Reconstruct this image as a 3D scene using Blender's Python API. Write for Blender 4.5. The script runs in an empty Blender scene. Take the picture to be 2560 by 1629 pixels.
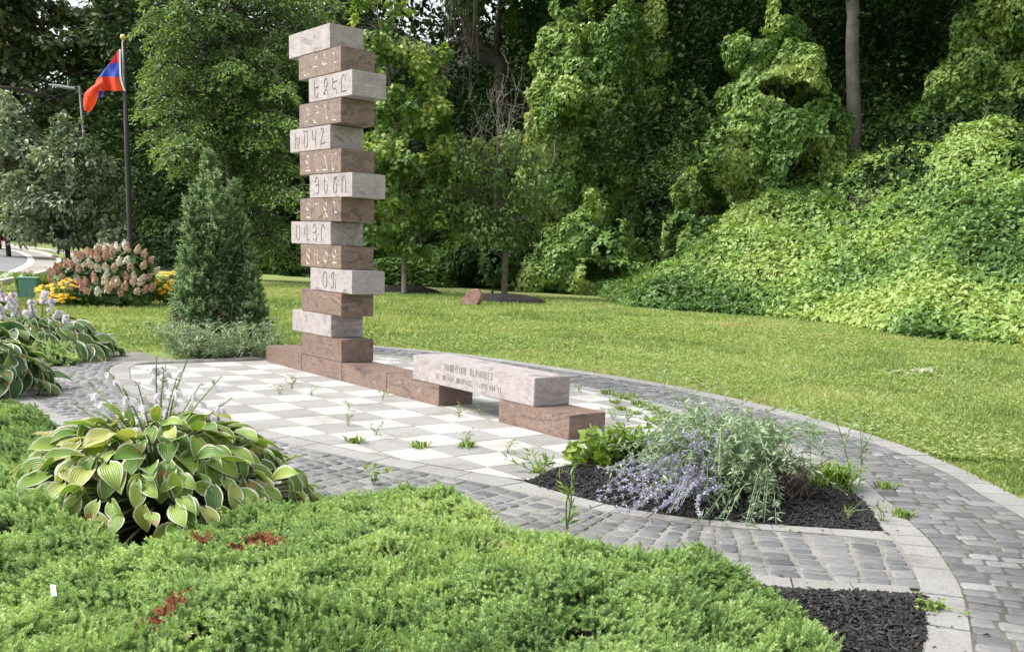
import bpy, bmesh, math, random
import numpy as np
from mathutils import Vector, Matrix

random.seed(11)
rng = np.random.default_rng(11)
SC = bpy.context.scene
COL = SC.collection

# ------------------------------------------------------------------ camera
FOC, PITCH, ROLL, PPY, PPX = 2435.175, -0.220965, 0.044671, 1182.19, 1355.80
CAM = np.array([8.8373, -4.7632, 1.3561]); YAW = 2.43902
FW = np.array([math.cos(PITCH)*math.cos(YAW), math.cos(PITCH)*math.sin(YAW), math.sin(PITCH)])
_r = np.cross(FW, [0, 0, 1.0]); _r /= np.linalg.norm(_r)
_u = np.cross(_r, FW)
RT = math.cos(ROLL)*_r + math.sin(ROLL)*_u
UP = -math.sin(ROLL)*_r + math.cos(ROLL)*_u
cd = bpy.data.cameras.new('camera'); cam = bpy.data.objects.new('camera', cd); COL.objects.link(cam)
cam.matrix_world = Matrix(((RT[0], UP[0], -FW[0], CAM[0]), (RT[1], UP[1], -FW[1], CAM[1]), (RT[2], UP[2], -FW[2], CAM[2]), (0, 0, 0, 1)))
cd.sensor_fit = 'HORIZONTAL'; cd.sensor_width = 36; cd.lens = FOC/2560*36
cd.shift_x = (1280-PPX)/2560; cd.shift_y = (PPY-814.5)/2560
cd.clip_start = 0.1; cd.clip_end = 3000
SC.camera = cam

# ------------------------------------------------------------------ sky, sun, exposure
SUN_EL, SUN_DIR = math.radians(50), np.array([-0.55, -0.72])
w = bpy.data.worlds.new('World'); SC.world = w; w.use_nodes = True
nt = w.node_tree; nt.nodes.clear()
sky = nt.nodes.new('ShaderNodeTexSky'); sky.sky_type = 'NISHITA'; sky.sun_disc = False
sky.sun_elevation = SUN_EL; sky.sun_rotation = math.atan2(SUN_DIR[0], SUN_DIR[1]); sky.dust_density = 4; sky.air_density = 1.2
hs = nt.nodes.new('ShaderNodeHueSaturation'); hs.inputs['Saturation'].default_value = 0.22   # overcast: a nearly white sky
bg = nt.nodes.new('ShaderNodeBackground'); bg.inputs[1].default_value = 0.135
ow = nt.nodes.new('ShaderNodeOutputWorld')
nt.links.new(sky.outputs[0], hs.inputs['Color']); nt.links.new(hs.outputs[0], bg.inputs[0]); nt.links.new(bg.outputs[0], ow.inputs[0])
sl = bpy.data.lights.new('sun', 'SUN'); sl.energy = 2.2; sl.angle = math.radians(30); sl.color = (1, 0.965, 0.91)
so = bpy.data.objects.new('sun', sl); COL.objects.link(so)
_d = Vector((SUN_DIR[0], SUN_DIR[1], 0)).normalized()*math.cos(SUN_EL) + Vector((0, 0, math.sin(SUN_EL)))
so.rotation_euler = _d.to_track_quat('Z', 'Y').to_euler(); so.location = (0, -10, 30)
SC.view_settings.view_transform = 'Standard'; SC.view_settings.look = 'None'; SC.view_settings.exposure = 1.1; SC.view_settings.gamma = 1
SC.cycles.max_bounces = 6; SC.cycles.diffuse_bounces = 3; SC.cycles.transmission_bounces = 3; SC.cycles.glossy_bounces = 2; SC.cycles.transparent_max_bounces = 4

# ------------------------------------------------------------------ points on the site (x, y are measured in a 2408 wide survey picture)
K = 2560/2408
HF = np.array([math.cos(YAW), math.sin(YAW), 0]); HR = np.array([math.sin(YAW), -math.cos(YAW), 0])
def ray(x, y):
    return FW + RT*(x*K-PPX)/FOC - UP*(y*K-PPY)/FOC
def G(x, y, z=0.0):
    d = ray(x, y); return CAM + (z-CAM[2])/d[2]*d
def A(x, y, dep):
    d = ray(x, y); return CAM + d*(dep/(d@HF))
def depth(p): return (np.asarray(p)-CAM)@HF
def pr(P):
    d = P-CAM; f = d@FW
    return np.stack([(PPX+FOC*(d@RT)/f)/K, (PPY-FOC*(d@UP)/f)/K], -1), f
def inview(P, m=250):
    q, f = pr(P); return (f > 0.3) & (q[:, 0] > -m) & (q[:, 0] < 2408+m) & (q[:, 1] > -m) & (q[:, 1] < 1532+m)
def GL(pts, z=0.0): return [G(x, y, z)[:2] for x, y in pts]

# ------------------------------------------------------------------ numeric helpers
def vnoise(P, sc, seed=0):
    P = np.asarray(P, float)*sc + seed*17.31
    i = np.floor(P).astype(np.int64); f = P-i; f = f*f*(3-2*f)
    def h(a, b, c):
        n = (a*374761393 + b*668265263 + c*2147483647 + seed*144269) & 0xffffffff
        n = ((n ^ (n >> 13))*1274126177) & 0xffffffff
        return ((n ^ (n >> 16)) & 0xffff)/65535.0
    r = 0
    for dx in (0, 1):
        for dy in (0, 1):
            for dz in (0, 1):
                wgt = (f[:, 0] if dx else 1-f[:, 0])*(f[:, 1] if dy else 1-f[:, 1])*(f[:, 2] if dz else 1-f[:, 2])
                r = r + wgt*h(i[:, 0]+dx, i[:, 1]+dy, i[:, 2]+dz)
    return r
def n2(u, v, sc, seed=0): return vnoise(np.stack([u, v, np.zeros_like(u)], -1), sc, seed)
def nrm(a): return a/np.maximum(np.linalg.norm(a, axis=-1, keepdims=True), 1e-9)
def inpoly(u, v, poly):
    poly = np.asarray(poly); c = np.zeros(u.shape, bool); j = len(poly)-1
    for i in range(len(poly)):
        xi, yi = poly[i]; xj, yj = poly[j]
        if yi != yj:
            c ^= ((yi > v) != (yj > v)) & (u < (xj-xi)*(v-yi)/(yj-yi)+xi)
        j = i
    return c
def edgedist(u, v, poly):
    poly = np.asarray(poly); P = np.stack([u, v], -1); d = np.full(u.shape, 1e9)
    for i in range(len(poly)):
        a, b = poly[i], poly[(i+1) % len(poly)]; ab = b-a
        t = np.clip(((P-a)@ab)/max(ab@ab, 1e-9), 0, 1)
        d = np.minimum(d, np.linalg.norm(P-a-t[:, None]*ab, axis=1))
    return d
def spline(pts, step=0.05):
    p = np.asarray(pts, float); p = np.vstack([2*p[0]-p[1], p, 2*p[-1]-p[-2]]); out = []
    for i in range(1, len(p)-2):
        n = max(2, int(np.linalg.norm(p[i+1]-p[i])/step)); t = np.linspace(0, 1, n, endpoint=False)[:, None]
        a, b, c, d = p[i-1], p[i], p[i+1], p[i+2]
        out.append(0.5*((2*b)+(-a+c)*t+(2*a-5*b+4*c-d)*t*t+(-a+3*b-3*c+d)*t**3))
    return np.vstack(out+[p[-2:-1]])
def arclen(p): return np.concatenate([[0], np.cumsum(np.linalg.norm(np.diff(p, axis=0), axis=1))])

class Acc:
    def __init__(s): s.V = []; s.F = []; s.var = []; s.uv = []; s.n = 0
    def add(s, V, F, var=0.5, uv=None):
        V = np.asarray(V, float); F = np.asarray(F, int)
        if F.shape[1] == 4: F = np.vstack([F[:, [0, 1, 2]], F[:, [0, 2, 3]]])
        s.V.append(V); s.F.append(F+s.n); s.n += len(V)
        s.var.append(np.broadcast_to(np.asarray(var, float), (len(V),)))
        s.uv.append(np.zeros((len(V), 2)) if uv is None else uv)
LOC = {}
def tag(o, label=None, cat=None, group=None, kind=None):
    for k, v in (('label', label), ('category', cat), ('group', group), ('kind', kind)):
        if v: o[k] = v
    return o
def thing(name, label, cat, loc, group=None):
    o = bpy.data.objects.new(name, None); COL.objects.link(o); o.location = [float(c) for c in loc]; LOC[o.name] = np.array(loc, float)
    o.empty_display_size = 0.1
    return tag(o, label, cat, group)
def mesh(name, acc, mat, parent=None, loc=None, smooth=False, plane=False):
    V = np.vstack(acc.V); F = np.vstack(acc.F); var = np.concatenate(acc.var); uv = np.vstack(acc.uv)
    off = np.zeros(3)
    if parent is not None: off = LOC[parent.name]
    elif loc is not None: off = np.asarray(loc, float)
    m = bpy.data.meshes.new(name)
    m.vertices.add(len(V)); m.vertices.foreach_set('co', (V-off).astype(np.float32).ravel())
    m.loops.add(F.size); m.loops.foreach_set('vertex_index', F.astype(np.int32).ravel())
    m.polygons.add(len(F)); m.polygons.foreach_set('loop_start', np.arange(0, F.size, 3, dtype=np.int32))
    m.update(calc_edges=True)
    a = m.attributes.new('var', 'FLOAT', 'POINT'); a.data.foreach_set('value', var.astype(np.float32))
    if np.any(uv):
        ul = m.uv_layers.new(name='UVMap'); ul.data.foreach_set('uv', uv[F.ravel()].astype(np.float32).ravel())
    m.polygons.foreach_set('use_smooth', np.full(len(F), bool(smooth)))
    m.materials.append(mat)
    o = bpy.data.objects.new(name, m); COL.objects.link(o)
    if parent is not None: o.parent = parent; LOC[o.name] = off
    elif loc is not None: o.location = [float(c) for c in off]; LOC[o.name] = off
    else: LOC[o.name] = off
    return o
def inst(T, pos, X, Y, Z, size):
    tv, tf = T; S = np.broadcast_to(np.asarray(size, float), (len(pos),))
    V = pos[:, None, :] + S[:, None, None]*(tv[None, :, 0:1]*X[:, None, :] + tv[None, :, 1:2]*Y[:, None, :] + tv[None, :, 2:3]*Z[:, None, :])
    F = tf[None]+(np.arange(len(pos))*len(tv))[:, None, None]
    return V.reshape(-1, 3), F.reshape(-1, tf.shape[1])
def frame(N, D):
    N = nrm(N); Y = nrm(D-(D*N).sum(-1, keepdims=True)*N); return np.cross(Y, N), Y, N
def leaves(acc, T, pos, N, D, size, var):
    if len(pos) == 0: return
    X, Y, Z = frame(np.asarray(N, float), np.asarray(D, float)); V, F = inst(T, pos, X, Y, Z, size)
    acc.add(V, F, np.repeat(np.broadcast_to(var, (len(pos),)), len(T[0])))
def rdir(n): return nrm(rng.normal(size=(n, 3)))
def tube(acc, path, rad, sides=6, var=0.5, cap=False):
    P = np.asarray(path, float); n = len(P); R = np.broadcast_to(np.asarray(rad, float), (n,))
    T = nrm(np.gradient(P, axis=0)); ref = np.array([0.31, 0.17, 0.93]) if abs(T[:, 2]).mean() < 0.8 else np.array([0.9, 0.3, 0.1])
    X = nrm(np.cross(T, ref)); Y = np.cross(T, X); a = np.linspace(0, 2*math.pi, sides, endpoint=False)
    V = (P[:, None]+R[:, None, None]*(np.cos(a)[None, :, None]*X[:, None]+np.sin(a)[None, :, None]*Y[:, None])).reshape(-1, 3)
    F = [(i*sides+j, i*sides+(j+1) % sides, (i+1)*sides+(j+1) % sides, (i+1)*sides+j) for i in range(n-1) for j in range(sides)]
    if cap:
        k = len(V); V = np.vstack([V, P[:1], P[-1:]])
        for j in range(sides): F += [(k, (j+1) % sides, j, j), (k+1, (n-1)*sides+j, (n-1)*sides+(j+1) % sides, (n-1)*sides+(j+1) % sides)]
        F = np.array(F); t = np.vstack([F[:, [0, 1, 2]], F[F[:, 2] != F[:, 3]][:, [0, 2, 3]]]); acc.add(V, t, var); return
    acc.add(V, F, var)
def box(acc, a, b, var=0.5, M=None):
    a = np.asarray(a, float); b = np.asarray(b, float)
    V = np.array([[(a, b)[i][0], (a, b)[j][1], (a, b)[k][2]] for i in (0, 1) for j in (0, 1) for k in (0, 1)])
    if M is not None: V = V@np.asarray(M[0]).T+np.asarray(M[1])
    acc.add(V, [(0, 1, 3, 2), (4, 6, 7, 5), (0, 4, 5, 1), (2, 3, 7, 6), (0, 2, 6, 4), (1, 5, 7, 3)], var)
def rotz(a): c, s = math.cos(a), math.sin(a); return np.array([[c, -s, 0], [s, c, 0], [0, 0, 1]])
def sphere(acc, c, r, n=10, var=0.5, sq=(1, 1, 1)):
    V = [[0, 0, 1]]; 
    for i in range(1, n):
        t = math.pi*i/n
        for j in range(2*n): V.append([math.sin(t)*math.cos(math.pi*j/n), math.sin(t)*math.sin(math.pi*j/n), math.cos(t)])
    V.append([0, 0, -1]); F = []
    for j in range(2*n):
        F.append((0, 1+j, 1+(j+1) % (2*n))); e = 1+(n-2)*2*n; F.append((len(V)-1, e+(j+1) % (2*n), e+j))
        for i in range(n-2):
            p = 1+i*2*n; F += [(p+j, p+2*n+j, p+2*n+(j+1) % (2*n)), (p+j, p+2*n+(j+1) % (2*n), p+(j+1) % (2*n))]
    acc.add(np.array(V)*r*np.array(sq)+np.asarray(c), F, var)
def fan(acc, poly, z, var=0.5):      # filled flat polygon via bmesh triangulation
    bm = bmesh.new(); f = bm.faces.new([bm.verts.new((p[0], p[1], z)) for p in poly]); bm.normal_update()
    if f.normal.z < 0: f.normal_flip()
    bmesh.ops.triangulate(bm, faces=[f]); bm.verts.index_update()
    acc.add([v.co[:] for v in bm.verts], [[v.index for v in q.verts] for q in bm.faces], var); bm.free()

# leaf shapes: tip along +Y, upper side +Z
LEAF = (np.array([[0, 0, 0], [-.27, .33, .07], [0, .4, -.02], [.27, .33, .07], [-.2, .68, .03], [.2, .68, .03], [0, 1, -.12]]),
        np.array([[0, 2, 1], [0, 3, 2], [1, 2, 4], [2, 3, 5], [4, 2, 6], [2, 5, 6]]))
LANCE = (np.array([[0, 0, 0], [-.12, .4, .03], [.12, .4, .03], [0, 1, -.1]]), np.array([[0, 2, 1], [1, 2, 3]]))
HEART = (np.array([[0, .25, -.05], [0, .02, 0], [-.36, -.12, .05], [-.5, .3, .06], [0, 1, -.12], [.5, .3, .06], [.36, -.12, .05]]),
         np.array([[0, 2, 1], [0, 3, 2], [0, 4, 3], [0, 5, 4], [0, 6, 5], [0, 1, 6]]))
LOBED = (np.array([[0, 0, 0], [-.5, .1, .05], [-.22, .42, 0], [-.42, .72, -.03], [0, 1, -.12], [.42, .72, -.03], [.22, .42, 0], [.5, .1, .05], [0, .4, -.03]]),
         np.array([[8, 1, 0], [8, 2, 1], [8, 3, 2], [8, 4, 3], [8, 5, 4], [8, 6, 5], [8, 7, 6], [8, 0, 7]]))
BLADE = (np.array([[-.09, 0, 0], [.09, 0, 0], [.03, .6, .05], [0, 1, .2]]), np.array([[0, 1, 2], [0, 2, 3]]))

# ------------------------------------------------------------------ materials
def newmat(name):
    m = bpy.data.materials.new(name); m.use_nodes = True; t = m.node_tree; t.nodes.clear()
    o = t.nodes.new('ShaderNodeOutputMaterial'); b = t.nodes.new('ShaderNodeBsdfPrincipled'); t.links.new(b.outputs[0], o.inputs[0])
    return m, t, b, o
def N(t, typ, **kw):
    n = t.nodes.new(typ)
    for k, v in kw.items():
        if k in n.inputs: n.inputs[k].default_value = v
        else: setattr(n, k, v)
    return n
def ramp(t, stops, src=None, interp='LINEAR'):
    r = t.nodes.new('ShaderNodeValToRGB'); e = r.color_ramp.elements; r.color_ramp.interpolation = interp
    while len(e) < len(stops): e.new(0.5)
    for i, (p, c) in enumerate(stops): e[i].position = p; e[i].color = (*c, 1)
    if src is not None: t.links.new(src, r.inputs[0])
    return r
def mix(t, fac, a, b, blend='MIX'):
    m = t.nodes.new('ShaderNodeMix'); m.data_type = 'RGBA'; m.blend_type = blend
    for s, v in ((m.inputs[0], fac), (m.inputs[6], a), (m.inputs[7], b)):
        if isinstance(v, (int, float)): s.default_value = v
        elif isinstance(v, tuple): s.default_value = (*v, 1)
        else: t.links.new(v, s)
    return m.outputs[2]
def bump(t, b, h, strength=0.4, dist=0.01):
    n = N(t, 'ShaderNodeBump', Strength=strength, Distance=dist); t.links.new(h, n.inputs['Height']); t.links.new(n.outputs[0], b.inputs['Normal'])
def plain(name, col, rough=0.6, metal=0.0, var=0.0, nscale=20, spec=0.5):
    m, t, b, o = newmat(name); b.inputs['Roughness'].default_value = rough; b.inputs['Metallic'].default_value = metal; b.inputs['Specular IOR Level'].default_value = spec
    tc = N(t, 'ShaderNodeTexCoord'); nz = N(t, 'ShaderNodeTexNoise', Scale=nscale, Detail=5.0); t.links.new(tc.outputs['Object'], nz.inputs[0])
    v = max(var, 0.06); r = ramp(t, [(0.3, tuple(c*(1-v) for c in col)), (0.7, tuple(min(1, c*(1+v)) for c in col))], nz.outputs[0]); t.links.new(r.outputs[0], b.inputs[0])
    return m
def leafmat(name, stops, trans=0.3, rough=0.45, spec=0.35, tint=(1.25, 1.2, 0.6)):
    m, t, b, o = newmat(name)
    at = N(t, 'ShaderNodeAttribute', attribute_name='var'); r = ramp(t, stops, at.outputs['Fac'])
    t.links.new(r.outputs[0], b.inputs[0]); b.inputs['Roughness'].default_value = rough; b.inputs['Specular IOR Level'].default_value = spec
    if trans:
        tr = N(t, 'ShaderNodeBsdfTranslucent'); tc = mix(t, 1.0, r.outputs[0], tint, 'MULTIPLY'); t.links.new(tc, tr.inputs[0])
        ms = t.nodes.new('ShaderNodeMixShader'); ms.inputs[0].default_value = trans
        t.links.new(b.outputs[0], ms.inputs[1]); t.links.new(tr.outputs[0], ms.inputs[2]); t.links.new(ms.outputs[0], o.inputs[0])
    return m
def stone(name, stops, rough=0.5, sc=(1.1, 1.1, 4.0), dist=2.5, speck=0.25):
    m, t, b, o = newmat(name); tc = N(t, 'ShaderNodeTexCoord'); oi = N(t, 'ShaderNodeObjectInfo')
    off = N(t, 'ShaderNodeVectorMath', operation='SCALE'); off.inputs[0].default_value = (37, 61, 23); t.links.new(oi.outputs['Random'], off.inputs['Scale'])
    ad = N(t, 'ShaderNodeVectorMath', operation='ADD'); t.links.new(tc.outputs['Object'], ad.inputs[0]); t.links.new(off.outputs[0], ad.inputs[1])
    mp = N(t, 'ShaderNodeMapping'); mp.inputs['Scale'].default_value = sc; mp.inputs['Rotation'].default_value = (0.25, 0.35, 0.2); t.links.new(ad.outputs[0], mp.inputs[0])
    n1 = N(t, 'ShaderNodeTexNoise', Scale=1.7, Detail=9.0, Roughness=0.62, Distortion=dist); t.links.new(mp.outputs[0], n1.inputs[0])
    r = ramp(t, stops, n1.outputs[0])
    n3 = N(t, 'ShaderNodeTexNoise', Scale=95.0, Detail=6.0, Roughness=0.8); t.links.new(ad.outputs[0], n3.inputs[0])
    r3 = ramp(t, [(0.38, (0.5, 0.48, 0.48)), (0.5, (0.97, 0.96, 0.95)), (0.62, (1.3, 1.28, 1.26))], n3.outputs[0])
    c = mix(t, speck, r.outputs[0], mix(t, 1.0, r.outputs[0], r3.outputs[0], 'MULTIPLY'))
    n4 = N(t, 'ShaderNodeTexNoise', Scale=9.0, Detail=12.0, Roughness=0.85); t.links.new(ad.outputs[0], n4.inputs[0])
    r4 = ramp(t, [(0.36, (0.72, 0.70, 0.69)), (0.5, (0.98, 0.97, 0.96)), (0.64, (1.16, 1.15, 1.14))], n4.outputs[0])
    c = mix(t, 1.0, c, r4.outputs[0], 'MULTIPLY')
    t.links.new(c, b.inputs[0]); b.inputs['Roughness'].default_value = rough; b.inputs['Specular IOR Level'].default_value = 0.35; bump(t, b, n3.outputs[0], 0.12, 0.004)
    return m
M_WHITE = stone('pale_granite', [(0.30, (0.160, 0.144, 0.146)), (0.39, (0.320, 0.288, 0.288)), (0.46, (0.400, 0.362, 0.358)), (0.52, (0.320, 0.288, 0.288)), (0.57, (0.408, 0.374, 0.370)), (0.64, (0.280, 0.252, 0.254)), (0.72, (0.432, 0.404, 0.400))], sc=(1.1, 1.1, 2.6), dist=1.6)
M_BROWN = stone('red_brown_granite', [(0.27, (0.071, 0.061, 0.060)), (0.37, (0.142, 0.103, 0.087)), (0.44, (0.234, 0.161, 0.131)), (0.49, (0.177, 0.126, 0.106)), (0.54, (0.257, 0.181, 0.149)), (0.60, (0.114, 0.090, 0.083)), (0.65, (0.245, 0.170, 0.138)), (0.74, (0.285, 0.222, 0.194))], rough=0.4, sc=(1.2, 1.2, 3.2), dist=1.5, speck=0.75)
M_CUTW = plain('carved_grey', (0.26, 0.235, 0.23), 0.85)
M_CUTB = plain('carved_pale', (0.55, 0.48, 0.43), 0.9)
M_CUTS = plain('carved_dim', (0.25, 0.225, 0.22), 0.85)

def tilemat():
    m, t, b, o = newmat('patio_tile'); tc = N(t, 'ShaderNodeTexCoord'); at = N(t, 'ShaderNodeAttribute', attribute_name='var')
    base = ramp(t, [(0.0, (0.22, 0.218, 0.214)), (0.45, (0.29, 0.287, 0.281)), (0.55, (0.37, 0.366, 0.358)), (1.0, (0.45, 0.446, 0.438))], at.outputs['Fac'])
    n1 = N(t, 'ShaderNodeTexNoise', Scale=55.0, Detail=6.0, Roughness=0.7); t.links.new(tc.outputs['Object'], n1.inputs[0])
    n2_ = N(t, 'ShaderNodeTexNoise', Scale=2.2, Detail=6.0, Roughness=0.65); t.links.new(tc.outputs['Object'], n2_.inputs[0])
    r1 = ramp(t, [(0.36, (0.72, 0.72, 0.71)), (0.55, (1.05, 1.05, 1.04))], n1.outputs[0]); r2 = ramp(t, [(0.30, (0.66, 0.63, 0.58)), (0.43, (0.92, 0.91, 0.89)), (0.6, (1.03, 1.03, 1.02))], n2_.outputs[0])
    c = mix(t, 1.0, mix(t, 0.8, base.outputs[0], mix(t, 1.0, base.outputs[0], r1.outputs[0], 'MULTIPLY')), r2.outputs[0], 'MULTIPLY')
    t.links.new(c, b.inputs[0]); b.inputs['Roughness'].default_value = 0.75; bump(t, b, n1.outputs[0], 0.15, 0.003); return m
M_TILE = tilemat()
def cobmat():
    m, t, b, o = newmat('slate_cobble'); tc = N(t, 'ShaderNodeTexCoord'); at = N(t, 'ShaderNodeAttribute', attribute_name='var')
    base = ramp(t, [(0.0, (0.078, 0.081, 0.086)), (0.4, (0.135, 0.138, 0.143)), (0.7, (0.185, 0.187, 0.189)), (1.0, (0.25, 0.25, 0.247))], at.outputs['Fac'])
    n1 = N(t, 'ShaderNodeTexNoise', Scale=28.0, Detail=8.0, Roughness=0.7); t.links.new(tc.outputs['Object'], n1.inputs[0])
    r1 = ramp(t, [(0.3, (0.72, 0.73, 0.75)), (0.65, (1.15, 1.14, 1.12))], n1.outputs[0])
    t.links.new(mix(t, 1.0, base.outputs[0], r1.outputs[0], 'MULTIPLY'), b.inputs[0]); b.inputs['Roughness'].default_value = 0.6
    bump(t, b, n1.outputs[0], 0.35, 0.008); return m
M_COB = cobmat()
def groundmat(name, cols, sc1=3.0, sc2=40.0, rough=0.95, bstr=0.5, bd=0.02):
    m, t, b, o = newmat(name); tc = N(t, 'ShaderNodeTexCoord')
    n1 = N(t, 'ShaderNodeTexNoise', Scale=sc1, Detail=7.0, Roughness=0.6); n2_ = N(t, 'ShaderNodeTexNoise', Scale=sc2, Detail=6.0, Roughness=0.75)
    t.links.new(tc.outputs['Object'], n1.inputs[0]); t.links.new(tc.outputs['Object'], n2_.inputs[0])
    r1 = ramp(t, [(0.34, cols[0]), (0.5, cols[1]), (0.66, cols[2])], n1.outputs[0])
    r2 = ramp(t, [(0.32, (0.6, 0.6, 0.6)), (0.66, (1.25, 1.25, 1.2))], n2_.outputs[0])
    t.links.new(mix(t, 1.0, r1.outputs[0], r2.outputs[0], 'MULTIPLY'), b.inputs[0]); b.inputs['Roughness'].default_value = rough; b.inputs['Specular IOR Level'].default_value = 0.2
    bump(t, b, n2_.outputs[0], bstr, bd); return m
M_LAWN = groundmat('lawn_turf', [(0.16, 0.21, 0.065), (0.22, 0.265, 0.09), (0.29, 0.30, 0.14)], 0.45, 25.0)
M_SAND = groundmat('joint_sand', [(0.15, 0.143, 0.13), (0.205, 0.197, 0.182), (0.27, 0.26, 0.245)], 2.0, 90.0, bd=0.004)
M_SOIL = groundmat('woodland_soil', [(0.012, 0.012, 0.007), (0.016, 0.018, 0.009), (0.02, 0.026, 0.011)], 0.6, 8.0)
M_MULCHB = groundmat('mulch_base', [(0.012, 0.011, 0.011), (0.02, 0.018, 0.018), (0.03, 0.027, 0.027)], 9.0, 60.0)
M_CHIP = leafmat('mulch_chip', [(0, (0.010, 0.009, 0.010)), (0.6, (0.024, 0.022, 0.023)), (0.9, (0.05, 0.045, 0.045)), (1, (0.11, 0.095, 0.085))], trans=0, rough=0.7, spec=0.5)
M_ROAD = groundmat('asphalt', [(0.17, 0.175, 0.185), (0.20, 0.205, 0.215), (0.22, 0.225, 0.23)], 0.5, 60.0, rough=0.85, bd=0.003)
M_GUTTER = groundmat('gutter_concrete', [(0.22, 0.2, 0.18), (0.30, 0.28, 0.255), (0.35, 0.33, 0.31)], 0.35, 30.0, bd=0.004)
M_CONC = groundmat('concrete', [(0.42, 0.40, 0.37), (0.5, 0.48, 0.45), (0.55, 0.53, 0.5)], 0.8, 50.0, bd=0.003)
M_PAINT = plain('road_paint', (0.78, 0.78, 0.76), 0.7)
M_BARK = groundmat('bark', [(0.035, 0.03, 0.026), (0.055, 0.046, 0.04), (0.08, 0.07, 0.06)], 3.0, 30.0, bstr=0.8)
M_BARKP = groundmat('pale_bark', [(0.11, 0.095, 0.085), (0.16, 0.14, 0.125), (0.20, 0.18, 0.16)], 2.0, 22.0, bstr=0.8)
M_TWIG = plain('dead_twig', (0.22, 0.195, 0.175), 0.85)
M_DARKM = plain('dark_metal', (0.022, 0.023, 0.026), 0.45, 0.0)
M_GREYM = plain('grey_metal', (0.10, 0.10, 0.105), 0.5)
M_GOLD = plain('gold_ball', (0.62, 0.46, 0.20), 0.35, 0.3)

g = lambda *c: c
M_VINE = leafmat('vine_leaf', [(0, (0.07, 0.145, 0.035)), (0.35, (0.15, 0.27, 0.065)), (0.7, (0.24, 0.375, 0.095)), (1, (0.36, 0.45, 0.14))], 0.3)
M_WEED = leafmat('weed_leaf', [(0, (0.09, 0.16, 0.03)), (0.5, (0.17, 0.28, 0.05)), (1, (0.32, 0.38, 0.09))], 0.3)
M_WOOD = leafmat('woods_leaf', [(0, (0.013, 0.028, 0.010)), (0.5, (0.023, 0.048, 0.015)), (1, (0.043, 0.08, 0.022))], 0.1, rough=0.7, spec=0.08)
M_OAK = leafmat('oak_leaf', [(0, (0.03, 0.055, 0.02)), (0.5, (0.055, 0.09, 0.03)), (1, (0.11, 0.15, 0.06))], 0.25, spec=0.5)
M_YOAK = leafmat('young_oak_leaf', [(0, (0.10, 0.145, 0.085)), (0.5, (0.19, 0.24, 0.145)), (1, (0.33, 0.39, 0.25))], 0.2, spec=0.5)
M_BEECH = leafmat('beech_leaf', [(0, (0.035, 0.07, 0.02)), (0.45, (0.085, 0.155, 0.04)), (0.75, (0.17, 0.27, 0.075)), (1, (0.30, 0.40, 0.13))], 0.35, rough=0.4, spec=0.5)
M_MAPLE = leafmat('maple_leaf', [(0, (0.07, 0.14, 0.03)), (0.5, (0.15, 0.255, 0.06)), (0.85, (0.28, 0.385, 0.10)), (1, (0.44, 0.52, 0.17))], 0.35)
M_YTREE = leafmat('young_tree_leaf', [(0, (0.07, 0.135, 0.04)), (0.5, (0.13, 0.215, 0.065)), (1, (0.24, 0.32, 0.12))], 0.3)
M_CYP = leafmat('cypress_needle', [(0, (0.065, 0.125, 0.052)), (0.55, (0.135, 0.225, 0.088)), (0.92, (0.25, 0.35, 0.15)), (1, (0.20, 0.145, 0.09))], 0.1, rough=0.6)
M_JUN = leafmat('juniper_needle', [(0, (0.125, 0.215, 0.088)), (0.35, (0.275, 0.42, 0.165)), (0.7, (0.42, 0.565, 0.25)), (1, (0.55, 0.64, 0.34))], 0.35, rough=0.6)
M_JDEAD = leafmat('dead_juniper', [(0, (0.26, 0.115, 0.055)), (1, (0.48, 0.23, 0.12))], 0.1, rough=0.8)
M_GRASS = leafmat('grass_blade', [(0, (0.12, 0.19, 0.05)), (0.35, (0.21, 0.30, 0.085)), (0.65, (0.30, 0.375, 0.125)), (0.88, (0.38, 0.41, 0.18)), (1, (0.44, 0.37, 0.22))], 0.35, rough=0.5)
M_SAGE = leafmat('sage_leaf', [(0, (0.13, 0.20, 0.10)), (0.5, (0.24, 0.33, 0.19)), (1, (0.37, 0.46, 0.30))], 0.2, rough=0.7)
M_LILAC = leafmat('lilac_floret', [(0, (0.27, 0.23, 0.40)), (0.6, (0.44, 0.40, 0.56)), (1, (0.64, 0.60, 0.72))], 0.25, rough=0.7, tint=(1, 1, 1))
M_HFLOW = leafmat('hosta_petal', [(0, (0.76, 0.71, 0.80)), (1, (0.90, 0.88, 0.91))], 0.4, rough=0.6, tint=(1, 1, 1))
M_STALK = leafmat('flower_stalk', [(0, (0.14, 0.2, 0.07)), (1, (0.24, 0.28, 0.13))], 0.1)
M_HYDL = leafmat('hydrangea_leaf', [(0, (0.035, 0.08, 0.022)), (0.6, (0.07, 0.15, 0.035)), (1, (0.13, 0.22, 0.06))], 0.25)
M_HYDF = leafmat('hydrangea_petal', [(0, (0.46, 0.26, 0.19)), (0.45, (0.57, 0.38, 0.28)), (0.75, (0.64, 0.54, 0.40)), (0.9, (0.70, 0.69, 0.52)), (1, (0.78, 0.77, 0.69))], 0.2, rough=0.8, tint=(1, 1, 1))
M_YEL = leafmat('yellow_petal', [(0, (0.74, 0.44, 0.02)), (1, (0.86, 0.62, 0.04))], 0.2, rough=0.6)
M_PLUME = leafmat('grass_plume', [(0, (0.55, 0.46, 0.32)), (1, (0.75, 0.68, 0.52))], 0.2, rough=0.9)
M_STEM = leafmat('brown_stem', [(0, (0.09, 0.07, 0.055)), (1, (0.20, 0.155, 0.125))], 0, rough=0.9)

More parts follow.
